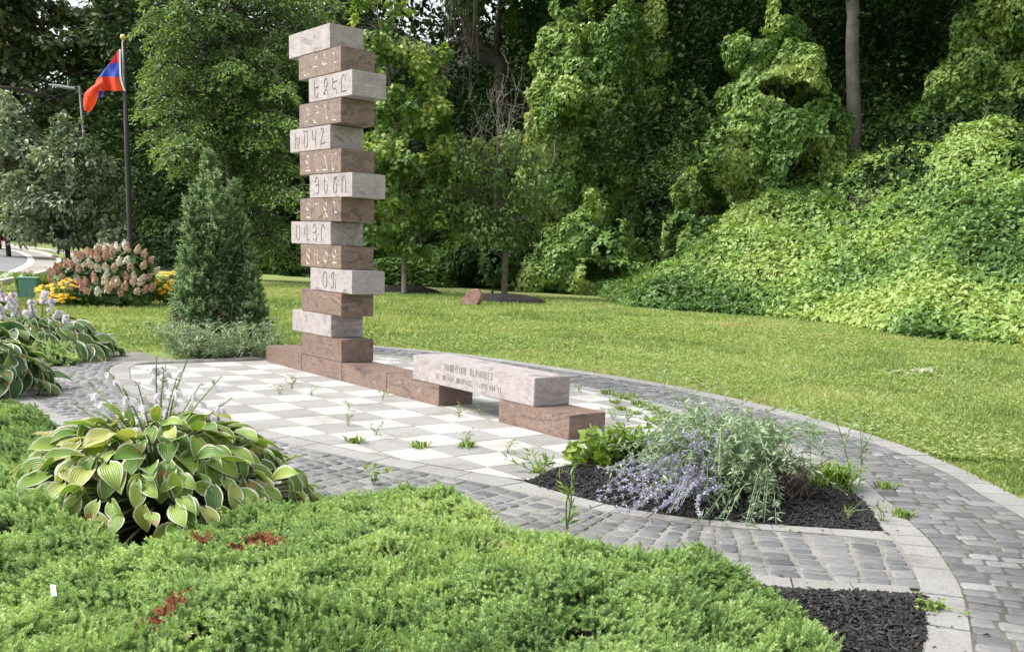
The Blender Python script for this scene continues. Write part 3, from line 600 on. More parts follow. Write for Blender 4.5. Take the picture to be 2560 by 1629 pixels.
rows = {2: 'ԱԲԳԴ', 3: 'ԵԶԷԸ', 4: 'ԹԺԻԼ', 5: 'ԽԾԿՀ', 6: 'ՁՂՃՄ', 7: 'ՅՆՇՈ', 8: 'ՉՊՋՌ', 9: 'ՍՎՏՐ', 10: 'ՑՒՓՔ', 11: 'ՕՖ'}
for r in range(1, 15):
    s = {1: -SH, 3: SH, 5: -SH, 7: SH, 9: -SH, 11: SH, 13: -SH}.get(r, 0); z0 = HB+(14-r)*BH
    white = r % 2 == 1; let = None
    if r in rows:
        cs = [-.715, -.525, -.335, -.155] if len(rows[r]) == 4 else [-.563, -.385]
        let = [(ch, s+c, z0+.036, .116, .158, .0088 if white else .0098) for ch, c in zip(rows[r], cs)]
    e = .0015
    block('stone_block', (s-LU, 0, z0+e), (s, LV, z0+BH-e), M_WHITE if white else M_BROWN, mon, let, M_CUTW if white else M_CUTB,
          ('pale grey block' if white else 'red brown block')+(' carved with letters' if let else ' without letters'))
us = [-1.7887, -.8930, .0041, .8813, 1.7658]
for k in range(4): block('base_block', (us[k]+.001, 0, 0), (us[k+1]-.001, LV, HB), M_BROWN, mon)
ben = thing('stone_bench', 'low pale granite bench carved with two lines of words, one end on a brown block', 'bench', (2.63, 0, 0))
LOC['stone_bench'] = np.zeros(3); ben.location = (0, 0, 0)
block('seat_slab', (1.3315, 0, HB+.0015), (3.0746, LV, HB+.2235), M_WHITE, ben, [('ARMENIAN ALPHABET', 2.197, .334, .71, .057, .0050), ('SB. MESROP MASHTOTS, CIRCA 404 CE', 2.19, .25, .965, .041, .0040)], M_CUTS)
block('support_block', (2.6271, 0, 0), (3.502, LV, HB), M_BROWN, ben)

# ------------------------------------------------------------------ generic foliage
def blob_points(blobs, n, rough=.18, nsc=1.2, seed=1, inside=.86, ground=None, hole=None, shell=.0):
    """points on the skin of a union of ellipsoids (centre, radii), with noise, plus the outward normal"""
    C = np.array([b[0] for b in blobs]); R = np.array([b[1] for b in blobs]); ar = (R[:, 0]*R[:, 1]+R[:, 1]*R[:, 2]+R[:, 0]*R[:, 2])
    k = rng.choice(len(blobs), n, p=ar/ar.sum()); d = rdir(n)
    base = C[k]+d*R[k]; f = 1+rough*2*(vnoise(base, nsc, seed)-.5)+rough*(vnoise(base, nsc*2.7, seed+1)-.5)-shell*rng.random(n)
    P = C[k]+d*R[k]*f[:, None]; Nn = nrm(d/R[k]); keep = np.ones(n, bool)
    for i in range(len(blobs)):
        q = ((P-C[i])/R[i]); keep &= (k == i) | ((q*q).sum(1) > inside**2)
    if ground is not None: keep &= P[:, 2] > ground
    if hole is not None: keep &= vnoise(P, hole[0], seed+5) > hole[1]
    return P[keep], Nn[keep]
def lumps(bl, k, f=(.32, .55), seed=1, dn=.25):
    """small lumps over the skin of large blobs, so that a crown does not read as a few balls"""
    rs = np.random.default_rng(seed); out = [(c, r*.86) for c, r in bl]
    for c, r in bl:
        for _ in range(k):
            d = rs.normal(size=3); d /= np.linalg.norm(d); d[2] -= dn*rs.random(); q = rs.uniform(*f); out.append((c+d*r*rs.uniform(.7, .98), np.array([r.mean(), r.mean(), r.mean()*rs.uniform(.8, 1.5)])*q))
    return out
def pblob(x, y, rx, ry, dep, dd=None):
    s = K*dep/FOC; return (A(x, y, dep), np.array([rx*s, rx*s if dd is None else dd, ry*s]))
def orient_blobs(bl): return bl
def clumpvar(P, sc, seed, jit=.25): return np.clip(1.6*(vnoise(P, sc, seed)-.5)+.5+rng.normal(size=len(P))*jit, 0, 1)
DOWN = np.array([0, 0, -1.0]); UPV = np.array([0, 0, 1.0])
def limb(acc, p0, p1, r0, r1, sag=0.0, n=7, wob=.04, sides=6, seed=0):
    t = np.linspace(0, 1, n)[:, None]; P = np.asarray(p0)*(1-t)+np.asarray(p1)*t; ln = np.linalg.norm(np.asarray(p1)-np.asarray(p0))
    P = P+np.sin(t*math.pi)*np.array([0, 0, sag]); rr = np.random.default_rng(seed); P[1:-1] += rr.normal(size=(n-2, 3))*wob*ln
    tube(acc, P, np.linspace(r0, r1, n), sides, .5); return P

# ------------------------------------------------------------------ vines on the hillside
a = Acc()
n = 215000
al = rng.uniform(-.06, .66, n); fy = foot(al); dl = 30*rng.random(n)**1.25; Yl = fy+dl-.5
def lump(a_, Y):
    x = a_*Y; d = np.clip(behind(a_, Y)/5, 0, 1)
    return d*(1.4*(n2(x, Y, .33, 3)-.45)+.9*(n2(x, Y, .8, 4)-.5)+.6*(n2(x, Y, 2.1, 5)-.5))+.22*np.clip((behind(a_, Y)+.8)/1.2, 0, 1)
z = hill(al, Yl)+lump(al, Yl); e = .25
gx = (hill(al+e/Yl, Yl)+lump(al+e/Yl, Yl)-z)/e; gy = (hill(al, Yl+e)+lump(al, Yl+e)-z)/e
Nn = nrm(-gx[:, None]*HR-gy[:, None]*HF+UPV); P = PY(al, Yl, z+np.where(rng.random(n) < .36, rng.uniform(-.5, -.1, n), rng.uniform(-.10, .14, n)))
Nn = nrm(Nn+.8*rdir(n)+np.array([0, 0, .25])); D = nrm(DOWN*.8-HF*.5+.9*rdir(n))
sz = rng.uniform(.085, .16, n); hv = clumpvar(P, .45, 9, .24)-.16+.14*np.clip(1-dl/6, 0, 1)
hsel = rng.random(n) < .82
leaves(a, HEART, P[hsel], Nn[hsel], D[hsel], sz[hsel], np.clip(hv[hsel], 0, 1))
leaves(a, LANCE, P[~hsel]+UPV*.05, nrm(UPV+rdir((~hsel).sum())), nrm(UPV*.4+rdir((~hsel).sum())), sz[~hsel]*1.7, np.clip(hv[~hsel]+.1, 0, 1))
tag(mesh('vine_undergrowth', a, M_VINE), 'bright green heart leaved vines covering the slope behind the lawn', 'ground cover', kind='stuff')

def vine_tree(label, blobs, n, trunk, dep, size=(.12, .18), hole=(1.0, .30), seed=1):
    base = np.array(trunk[0]); t = thing('vine_covered_tree', label, 'tree', base, 'trees smothered in vines')
    blobs = lumps(blobs, 7, (.25, .5), seed, .5); P, Nn = blob_points(blobs, int(n*6.5), .30, 1.3, seed, .84, None, hole, .22); m = len(P)
    keep = (Nn@HF < .55); P, Nn = P[keep], Nn[keep]; m = len(P)
    a = Acc(); leaves(a, HEART, P, nrm(Nn+.45*UPV+.75*rdir(m)), nrm(DOWN+.6*rdir(m)), rng.uniform(size[0]*.8, size[1], m), clumpvar(P, .9, seed+3, .28)+.13); mesh('crown', a, M_VINE, t)
    a = Acc(); tube(a, trunk, np.linspace(.22, .12, len(trunk)), 7); mesh('trunk', a, M_BARK, t); return t
def hz(p):                       # point put down onto the hillside
    p = np.array(p, float); Y = depth(p); x = (p-CAM)@HR; p[2] = float(hill(np.array([x/Y]), np.array([Y]))[0]); return p
dA = 39.
bl = [pblob(*q) for q in [(1470, -60, 90, 90, dA+.8), (1420, 60, 95, 90, dA), (1500, 120, 70, 110, dA+.3), (1340, 150, 75, 90, dA), (1410, 220, 90, 110, dA-.3), (1290, 240, 55, 90, dA), (1285, 340, 52, 110, dA-.2), (1340, 360, 60, 110, dA), (1430, 330, 55, 70, dA), (1310, 450, 60, 90, dA-.2), (1390, 470, 40, 80, dA+.2), (1460, 400, 40, 120, dA+.4), (1520, 20, 50, 80, dA+.5), (1240, 480, 40, 60, dA), (1370, 540, 70, 50, dA-.4), (1300, 560, 55, 70, dA), (1420, 570, 70, 70, dA+.3), (1480, 520, 50, 70, dA+.5), (1260, 590, 45, 50, dA+.2)]]
p0 = hz(A(1400, 560, dA+1)); vine_tree('vine smothered tree nearest the monument, its leaf curtain hung with dark gaps', bl, 21000, [p0, p0+UPV*4, A(1430, 60, dA+1)], dA, seed=21)
dB = 36.
bl = [pblob(*q) for q in [(1840, 20, 42, 80, dB+1), (1780, 120, 70, 80, dB+.6), (1850, 170, 80, 90, dB+.5), (1790, 260, 95, 110, dB), (1900, 270, 80, 90, dB+.4), (1740, 380, 95, 110, dB-.4), (1850, 390, 110, 100, dB-.4), (1930, 400, 55, 80, dB), (1680, 470, 80, 80, dB-.8), (1790, 500, 120, 70, dB-.8), (1640, 530, 70, 60, dB-1), (1930, 330, 60, 80, dB-.2), (1965, 300, 35, 60, dB), (1700, 420, 70, 90, dB-.6), (1900, 470, 90, 60, dB-.6), (1610, 580, 60, 50, dB-1.4), (1740, 560, 90, 50, dB-1.6)]]
p0 = hz(A(1830, 480, dB+1.5)); vine_tree('cone shaped vine covered tree left of the bare grey trunk', bl, 23000, [p0, p0+UPV*3, A(1830, 90, dB+1)], dB, seed=33)
dC = 36.5
bl = [pblob(*q) for q in [(2380, 60, 110, 90, dC), (2300, 170, 100, 90, dC), (2400, 240, 120, 110, dC-.4), (2240, 250, 70, 60, dC), (2330, 300, 110, 70, dC-.6), (2480, 120, 120, 160, dC), (2250, 340, 90, 60, dC-.8), (2390, 370, 110, 70, dC-1), (2190, 290, 50, 60, dC)]]
p0 = hz(A(2400, 300, dC+1.5)); vine_tree('broad dark vine covered tree right of the bare grey trunk', bl, 16000, [p0, p0+UPV*3, A(2400, 0, dC+1)], dC, size=(.125, .19), seed=45)
# lower vine mound with a bushy head in front of the first vine tree
bl = [pblob(*q) for q in [(1400, 500, 45, 45, 36.8), (1380, 560, 65, 55, 36.6), (1320, 600, 70, 50, 36.5), (1260, 625, 60, 40, 36.8), (1440, 590, 80, 60, 36.3), (1380, 640, 90, 40, 36.1), (1290, 650, 80, 30, 36.3), (1470, 645, 80, 45, 35.6)]]
t = thing('vine_shrub', 'small rounded shrub overgrown by yellow green vines with a pointed head', 'shrub', hz(A(1390, 680, 36.8)))
bl = lumps(bl, 6, (.25, .5), 3); P, Nn = blob_points(bl, 34000, .3, 1.4, 8, .86, 0.02, (1.2, .27), .2); m = len(P); a = Acc()
leaves(a, HEART, P, nrm(Nn+.5*UPV+.5*rdir(m)), nrm(DOWN+.5*rdir(m)), rng.uniform(.09, .15, m), np.clip(clumpvar(P, .9, 4, .2)+.18, 0, 1)); mesh('foliage', a, M_VINE, t)

# ------------------------------------------------------------------ dark woods behind
def woods():
    a = Acc(); bl = []
    rs = np.random.default_rng(5)
    for k in range(540):
        al = rs.uniform(-.72, .66); Y = foot(np.array([al]))[0]+rs.uniform(3.5, 26); 
        if al > .12: Y = foot(np.array([al]))[0]+rs.uniform(12, 30)
        if al < -.36: Y = foot(np.array([al]))[0]+rs.uniform(2, 22)
        zz = hill(np.array([al]), np.array([Y]))[0]+rs.uniform(0, 1)**.85*15.5-.5; r = rs.uniform(1.0, 2.4)
        if al < -.36: r *= 1.35
        bl.append((PY(np.array([al]), np.array([Y]), np.array([zz]))[0], np.array([r*1.25, r*1.25, r*.85])))
    n = 280000; C = np.array([b[0] for b in bl]); R = np.array([b[1] for b in bl]); k = rng.integers(0, len(bl), n); d = rdir(n)
    P = C[k]+d*R[k]*(.55+.6*rng.random(n)**.5)[:, None]; P = P[vnoise(P, .8, 3) > .33]; m = len(P)
    x = (P-CAM)@HR; Y = depth(P); ok = P[:, 2] > hill(x/Y, Y); P = P[ok]; m = len(P)
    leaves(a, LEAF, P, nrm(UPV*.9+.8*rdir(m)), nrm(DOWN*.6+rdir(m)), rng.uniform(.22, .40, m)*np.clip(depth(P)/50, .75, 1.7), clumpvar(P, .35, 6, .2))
    n = 70000; al = rng.uniform(-.75, .68, n); d_ = np.where(al < -.02, 1.0, 9.0)+30*rng.random(n); Y = foot(al)+d_; P = PY(al, Y, hill(al, Y)+.5*rng.random(n)); P = P[inview(P, 100)]; m = len(P)
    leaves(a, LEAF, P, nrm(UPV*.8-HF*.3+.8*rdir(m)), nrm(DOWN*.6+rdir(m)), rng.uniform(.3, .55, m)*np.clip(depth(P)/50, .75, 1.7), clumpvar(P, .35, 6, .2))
    return a
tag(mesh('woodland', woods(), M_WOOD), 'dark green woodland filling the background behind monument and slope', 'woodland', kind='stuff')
def shrubs_edge():
    a = Acc()
    bl = [pblob(x, y, rx, ry, dp_) for x, y, rx, ry, dp_ in [(700, 600, 70, 60, 42), (780, 580, 60, 80, 42), (860, 610, 60, 50, 40), (920, 560, 60, 90, 41), (1000, 560, 70, 90, 40.5), (1040, 620, 70, 55, 39), (1110, 600, 60, 60, 37), (1180, 620, 50, 45, 36), (1210, 560, 50, 70, 37), (640, 600, 50, 50, 43), (540, 590, 60, 60, 46), (440, 570, 60, 60, 47), (380, 560, 50, 60, 48), (350, 520, 40, 60, 50)]]
    al = rng.uniform(-.36, -.03, 16000); Y = foot(al)+rng.uniform(-.6, 3.5, 16000); P = PY(al, Y, np.maximum(hill(al, Y), 0)+rng.random(16000)*.55*np.clip((Y-foot(al)+.6)/1.5, .15, 1))
    leaves(a, HEART, P, nrm(UPV+.7*rdir(16000)), nrm(DOWN*.3+rdir(16000)), rng.uniform(.13, .24, 16000), clumpvar(P, .5, 2, .25))
    P, Nn = blob_points(bl, 22000, .3, .8, 12, .85, .02, (.8, .3), .25); m = len(P)
    leaves(a, HEART, P, nrm(Nn+.5*UPV+.6*rdir(m)), nrm(DOWN+.6*rdir(m)), rng.uniform(.13, .24, m), clumpvar(P, .5, 2, .25)); return a
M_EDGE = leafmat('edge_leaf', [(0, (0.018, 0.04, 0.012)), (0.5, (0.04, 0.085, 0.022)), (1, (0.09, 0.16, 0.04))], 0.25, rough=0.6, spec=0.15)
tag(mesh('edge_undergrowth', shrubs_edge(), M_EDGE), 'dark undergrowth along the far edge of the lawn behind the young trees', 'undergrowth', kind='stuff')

# ------------------------------------------------------------------ single trees
def tree(name, label, base, trunk, rad, blobs, n, leafT, lm, size, barkm=M_BARK, limbs=14, rough=.3, nsc=1.0, seed=1, hole=(1.0, .3), shell=.5, up=.6, vs=.8, group=None, vj=.2, droop=.5, vlift=0, lump=6, lumpdn=0):
    t = thing(name, label, 'tree', base, group); a = Acc(); trunk = [np.asarray(p, float) for p in trunk]
    tube(a, spline(trunk, .5) if len(trunk) > 2 else trunk, np.linspace(rad[0], rad[1], len(spline(trunk, .5)) if len(trunk) > 2 else 2), 8)
    rs = np.random.default_rng(seed); C = np.array([b[0] for b in blobs]); R = np.array([b[1] for b in blobs])
    tp = np.array(trunk)
    for i in range(limbs):
        k = rs.integers(0, len(blobs)); q = C[k]+rs.normal(size=3)*R[k]*.4
        s = np.interp(q[2]-.35*np.linalg.norm((q-tp[-1])[:2])-.3, tp[:, 2], np.arange(len(tp))); i0 = int(min(s, len(tp)-2)); f = s-i0; st = tp[i0]*(1-f)+tp[i0+1]*f
        P = limb(a, st, q, rad[1]*.55, rad[1]*.12, .12*np.linalg.norm(q-st)*rs.uniform(-.3, .6), 7, .03, 5, seed*100+i)
        for j in range(3):
            b = P[rs.integers(2, 6)]; e = b+rs.normal(size=3)*R[k]*.55; limb(a, b, e, rad[1]*.2, rad[1]*.06, 0, 4, .04, 4, seed*999+i*7+j)
    mesh('trunk', a, barkm, t, smooth=True)
    P, Nn = blob_points(lumps(blobs, lump, (.22, .45), seed, lumpdn) if lump else blobs, n, rough, nsc, seed, .7, .05, hole, shell); m = len(P); a = Acc()
    leaves(a, leafT, P, nrm(Nn*.7+up*UPV+.7*rdir(m)), nrm(Nn*.8+DOWN*droop+.6*rdir(m)), rng.uniform(*size, m), np.clip(clumpvar(P, vs, seed+2, vj)+vlift, 0, 1)); mesh('crown', a, lm, t)
    return t
dm = 30.5; b0 = G(950, 691)
bl = [pblob(*q) for q in [(945, 560, 95, 50, dm), (900, 540, 60, 50, dm-.4), (1000, 550, 70, 55, dm-.2), (930, 460, 100, 70, dm), (990, 440, 75, 80, dm-.3), (880, 420, 60, 80, dm-.3), (950, 340, 95, 80, dm), (1010, 310, 55, 70, dm), (895, 300, 60, 80, dm), (960, 230, 75, 80, dm), (1010, 190, 40, 60, dm+.2), (890, 180, 50, 80, dm), (940, 110, 55, 70, dm), (870, 80, 36, 70, dm), (975, 120, 28, 50, dm), (855, 30, 30, 50, dm), (920, 40, 34, 50, dm), (870, -30, 36, 60, dm)]]
tree('maple_tree', 'young bright green maple with pale yellow shoots right behind the stone stack', b0, [b0, A(950, 585, dm), A(940, 350, dm), A(890, 40, dm)], (.085, .04), bl, 26000, LOBED, M_MAPLE, (.11, .18), M_BARKP, 26, .4, .9, 3, (1.5, .42), .6, vs=1.5, vlift=-.04, vj=.24, lump=9, lumpdn=-.9)
dm = 30.8; b0 = G(1186, 697)
bl = [pblob(*q) for q in [(1100, 470, 75, 55, dm-.3), (1200, 510, 80, 55, dm), (1150, 540, 80, 40, dm-.4), (1060, 420, 55, 50, dm), (1180, 410, 100, 60, dm), (1250, 460, 60, 60, dm), (1120, 370, 75, 45, dm+.2), (1060, 350, 45, 40, dm), (1220, 370, 60, 45, dm), (1190, 330, 55, 35, dm), (1090, 520, 60, 35, dm)]]
yt = tree('young_tree', 'small tree with dead bare upper twigs standing in a mulch ring beside the red rock', b0, [b0, A(1187, 575, dm), A(1165, 480, dm), A(1175, 300, dm)], (.105, .05), bl, 11000, LEAF, M_YTREE, (.11, .19), M_BARKP, 24, .4, 1.2, 5, (1.6, .42), .6, droop=1.1)
a = Acc(); rs = np.random.default_rng(4)
for x, y, x1, y1 in [(1170, 330, 1195, 150), (1175, 320, 1150, 215), (1185, 330, 1225, 190), (1160, 340, 1105, 240), (1180, 350, 1240, 225), (1150, 360, 1120, 270), (1170, 350, 1180, 210), (1140, 380, 1095, 300), (1200, 380, 1255, 270), (1120, 420, 1080, 360), (1230, 470, 1310, 370), (1225, 500, 1300, 410), (1190, 340, 1210, 250), (1180, 520, 1320, 490)]:
    P = limb(a, A(x, y, dm), A(x1, y1, dm+rs.uniform(-.4, .4)), .015, .005, 0, 7, .03, 4, int(x+y))
    for j in range(16):
        b = P[rs.integers(1, 7)]; e = b+np.array([0, 0, 1])*rs.uniform(.1, .45)+rs.normal(size=3)*.22; limb(a, b, e, .007, .0035, 0, 4, .05, 3, int(x*3+j))
o = mesh('dead_twigs', a, M_TWIG, yt); o['label'] = 'bare pale dead twigs'
# beech with layered boughs
db = 30.; b0 = G(560, 655); dtr = depth(b0)
t = thing('beech_tree', 'big beech with layered bright leaved boughs drooping beside the flagpole', 'tree', b0)
aw, al_ = Acc(), Acc(); tr = [b0, A(548, 400, dtr), A(540, 100, dtr), A(540, -200, dtr)]; tube(aw, tr, [.32, .27, .22, .16], 9)
tips = [(330, -5), (322, 60), (345, 90), (340, 140), (325, 165), (350, 205), (318, 250), (345, 300), (370, 260), (440, 330), (480, 345), (530, 320), (600, 330), (560, 250), (640, 250), (690, 145), (675, 190), (700, 235), (640, 400), (690, 330), (660, 460), (620, 210), (560, 150), (480, 90), (430, 160), (400, 60), (600, 60), (660, 40), (720, 20), (690, 90), (760, 60), (640, 120), (520, 40), (450, 240), (400, 330), (620, 570), (690, 555), (655, 590), (640, 520), (700, 600), (590, 610), (420, 400), (380, 370), (740, -20), (560, -40), (460, -30), (390, -40), (330, -60), (780, 30), (800, 5), (700, 390), (610, 450), (720, 470), (360, 30), (505, 190), (585, 180), (545, 370), (465, 290), (700, 280), (655, 320), (420, 20), (380, 120), (410, 215), (500, 265), (730, 130), (725, 320), (355, 345), (320, 215), (350, 180)]
rs = np.random.default_rng(8)
for i, (x, y) in enumerate(tips):
    dt = dtr-rs.uniform(.5, 6.5) if y < 480 else dtr-rs.uniform(.3, 3); tip = A(x, y, dt); zr = tip[2]+rs.uniform(-.2, 1.2); s0 = np.array([b0[0], b0[1], max(1.2, zr)]); s0 = s0*.75+tip*.25 if rs.random() < .4 else s0
    P = limb(aw, s0, tip, .05, .012, .5, 9, .02, 5, i); P = spline(P, .12); L = len(P); nl = int(130*L/12)+230
    f = rs.random(nl)**.7; k = (f*(L-1)).astype(int); T = nrm(np.gradient(P, axis=0))[k]; side = nrm(np.cross(T, UPV)); w_ = .75*np.sin(np.clip(f, .12, 1)*math.pi)**.6+.12
    sg = rs.uniform(-1, 1, nl); pos = P[k]+side*(sg*w_)[:, None]+T*rs.uniform(-.1, .2, nl)[:, None]-UPV*(np.abs(sg)**1.5*.35+rs.random(nl)*.28)[:, None]
    leaves(al_, LEAF, pos, nrm(UPV+.25*T+.45*rs.normal(size=(nl, 3))), nrm(T*.7+side*np.sign(sg)[:, None]*.8-UPV*.75+.35*rs.normal(size=(nl, 3))), rs.uniform(.10, .165, nl), np.clip(.12+.62*f*f+rs.normal(size=nl)*.16, 0, 1))  # sunlit tips and shaded inner leaves are put into the colour along each bough
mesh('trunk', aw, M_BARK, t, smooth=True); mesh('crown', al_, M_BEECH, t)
# big oak at the left, far behind
do = 70.; b0 = hz(A(420, 560, do)); bl = []
rs = np.random.default_rng(14)
for k in range(60): bl.append(pblob(rs.uniform(-150, 420) if k > 7 else rs.uniform(-50, 60), rs.uniform(-190, 330) if k > 7 else rs.uniform(0, 200), rs.uniform(45, 85), rs.uniform(26, 48), do+rs.uniform(-6, 7)))
t = tree('oak_tree', 'large dark spreading oak with heavy horizontal limbs at the upper left', b0, [b0, A(430, 330, do), A(420, 0, do), A(400, -200, do)], (.55, .3), bl, 42000, LOBED, M_OAK, (.30, .52), M_BARK, 26, .35, .5, 6, (.7, .36), .7, vs=.5)
a = Acc()
for x, y, x1, y1, r in [(430, 330, 0, 205, .22), (430, 250, 160, 215, .2), (300, 205, 60, 260, .12), (420, 60, 230, 45, .2), (430, 360, 240, 270, .2), (260, 225, 150, 280, .1)]: limb(a, A(x, y, do-3), A(x1, y1, do-6.5), r*1.2, r*.5, .4, 10, .015, 7, x)
mesh('limb', a, M_BARK, t, smooth=True)
# two young street oaks by the road
for (x0, y0, lab, bl_, nn, sd) in [(160, 612, 'grey green young oak standing behind the hydrangea before the street light', [(90, 470, 75, 60), (190, 480, 95, 55), (260, 520, 85, 50), (150, 400, 70, 60), (240, 430, 70, 50), (160, 330, 40, 50), (200, 380, 50, 40), (60, 530, 60, 45), (150, 545, 60, 40), (300, 500, 50, 35), (290, 560, 50, 25)], 9500, 71),
                                   (20, 590, 'taller grey green young oak cut by the left edge of the view', [(10, 420, 70, 80), (50, 350, 50, 60), (0, 300, 60, 60), (30, 270, 30, 40), (60, 420, 50, 60), (-60, 420, 80, 90), (-40, 320, 60, 70), (70, 480, 50, 45), (0, 500, 70, 50)], 8000, 72)]:
    b0 = G(x0, y0); dp_ = min(depth(b0), 52.); b0 = A(x0, y0, dp_); b0[2] = 0
    tree('street_oak', lab, b0, [b0, A(x0-4, 540, dp_), A(x0-8, 420, dp_), A(x0-5, 300, dp_)], (.13, .06), [pblob(*q, dp_+random.uniform(-.8, .8)) for q in bl_], int(nn*1.9), LEAF, M_YOAK, (.20, .34), M_BARK, 22, .35, .8, sd, (1.1, .36), .6, vs=1.0, group='young oaks along the road', droop=.3, vj=.24, lump=8, lumpdn=-.5)
# bare trunk, leaning trunk
p = A(2008, 300, 37.); b0 = hz(p); t = thing('bare_trunk_tree', 'tall straight grey bare tree trunk rising out of the vines', 'tree', b0)
a = Acc(); P = [b0-UPV*.3, A(2008, 297, 37), A(2006, 200, 37), A(2004, 100, 37), A(2007, 40, 37), A(2003, -20, 37), A(2005, -160, 37)]; tube(a, spline(P, .4), np.interp(np.linspace(0, 1, len(spline(P, .4))), [0, .4, 1], [.30, .24, .22]), 12); mesh('trunk', a, M_BARKP, t, smooth=True)
P, Nn = blob_points([(A(1990, -190, 37), np.array([2.2, 2.2, 1.2])), (A(2060, -230, 38), np.array([2.5, 2.5, 1.4]))], 2500, .3, 1, 3, .8); a = Acc(); leaves(a, LOBED, P, nrm(Nn+UPV), nrm(Nn+DOWN+.5*rdir(len(P))), rng.uniform(.2, .3, len(P)), .5); mesh('crown', a, M_WOOD, t)
b0 = hz(A(1185, 330, 42)); t = thing('leaning_tree', 'dark leaning tree trunk with hanging vine stems behind the dead twigs', 'tree', b0); a = Acc()
tube(a, spline([b0, A(1183, 200, 42), A(1150, 140, 42), A(1110, 85, 42), A(1080, -60, 42)], .3), .3, 9); tube(a, spline([A(1165, 165, 42), A(1172, 60, 42), A(1186, -40, 42)], .3), .13, 6); mesh('trunk', a, M_BARK, t, smooth=True)
a = Acc()
for k in range(22):
    x = rng.uniform(1040, 1130); y1 = rng.uniform(90, 230); q = [A(x+rng.uniform(-10, 10), -40, 39), A(x, y1*.4, 39+rng.uniform(-1, 1)), A(x+rng.uniform(-12, 12), y1, 39)]; tube(a, spline(q, .3), rng.uniform(.010, .024), 4)
o = mesh('hanging_stem', a, M_BARK, t); o['kind'] = 'stuff'
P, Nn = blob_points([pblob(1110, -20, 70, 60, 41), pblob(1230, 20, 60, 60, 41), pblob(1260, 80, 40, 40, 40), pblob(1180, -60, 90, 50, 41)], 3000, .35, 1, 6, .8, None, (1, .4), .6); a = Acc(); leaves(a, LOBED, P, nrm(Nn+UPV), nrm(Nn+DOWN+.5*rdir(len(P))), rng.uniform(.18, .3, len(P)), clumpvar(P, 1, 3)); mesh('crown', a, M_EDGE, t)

# ------------------------------------------------------------------ lawn grass
def grass():
    a = Acc(); n = 330000
    al = rng.uniform(-.62, .68, n); Y = 5.5+27*rng.random(n)**1.5; P = PY(al, Y, np.zeros(n))
    ov = edgedist(P[:, 0], P[:, 1], LB_OUT) < .035*rng.random(n)**2
    k = (~inpoly(P[:, 0], P[:, 1], PAVED) | ov) & ~inpoly(P[:, 0], P[:, 1], LEFTBED) & (Y < foot(al)+.3) & inview(P, 160) & ((P[:, 1] > 0.0) | (P[:, 0] < -3.2)) & (P[:, 1] > -2.6)
    for c, r in MULCH_RINGS: k &= np.hypot(P[:, 0]-c[0], P[:, 1]-c[1]) > r
    P = P[k]; m = len(P); Yk = Y[k]
    tuft = n2(P[:, 0], P[:, 1], .9, 4); ed = edgedist(P[:, 0], P[:, 1], LB_OUT)
    s = rng.uniform(.026, .05, m)*(.75+.5*tuft)*np.clip(Yk/12, 1, 1.6)
    v = np.clip(.42+.8*(n2(P[:, 0], P[:, 1], .4, 7)-.5)+.8*(n2(P[:, 0], P[:, 1], 1.9, 8)-.5)+rng.normal(size=m)*.2+.35*np.exp(-ed/.18), 0, 1)
    T = (np.array([[-.19, 0, 0], [.19, 0, 0], [0, 1, .3]]), np.array([[0, 1, 2]]))
    leaves(a, T, P, rdir(m)*np.array([1, 1, .15]), nrm(UPV+.95*rdir(m)), s, v)
    n = 60000; al = rng.uniform(-.1, .68, n); Y = 7+16*rng.random(n)**1.3; P = PY(al, Y, np.zeros(n))   # clover
    k = ~inpoly(P[:, 0], P[:, 1], PAVED) & (Y < foot(al)) & inview(P, 100) & (P[:, 1] > .5) & (n2(P[:, 0], P[:, 1], .5, 31) > .47) & (P[:, 0] > -8)
    P = P[k]; m = len(P); P[:, 2] = rng.uniform(.025, .055, m)
    leaves(a, HEART, P, nrm(UPV+.5*rdir(m)), rdir(m), rng.uniform(.018, .034, m)*np.clip(depth(P)/11, 1, 1.8), np.clip(.45+rng.normal(size=m)*.2, 0, .85)); return a
MULCH_RINGS = [(G(1194, 708)[:2], 1.1), (G(955, 687)[:2], 1.1)]
tag(mesh('grass', grass(), M_GRASS), 'short yellow green lawn grass with clover', 'grass', kind='stuff')
for c, r in MULCH_RINGS:
    poly = [(c[0]+r*math.cos(t)*(1+.05*math.sin(3*t)), c[1]+r*math.sin(t)) for t in np.linspace(0, 2*math.pi, 40, endpoint=False)]
    a = Acc(); V = []; 
    for k, (rr, z) in enumerate(((1.0, 0.02), (.88, .10), (.5, .19), (.05, .22))): V += [(c[0]+(p[0]-c[0])*rr, c[1]+(p[1]-c[1])*rr, z) for p in poly]
    a.add(V, [(l*40+j, l*40+(j+1) % 40, (l+1)*40+(j+1) % 40, (l+1)*40+j) for l in range(3) for j in range(40)])
    tag(mesh('mulch_ring', a, M_MULCHB), kind='structure')
dbp = [G(*q)[:2] for q in [(190, 722), (260, 719), (330, 711), (425, 702), (440, 690), (400, 672), (300, 668), (180, 672), (60, 680), (-60, 700), (-60, 745), (60, 738)]]
a = Acc(); fan(a, dbp, .004); tag(mesh('flower_bed', a, M_MULCHB), kind='structure')

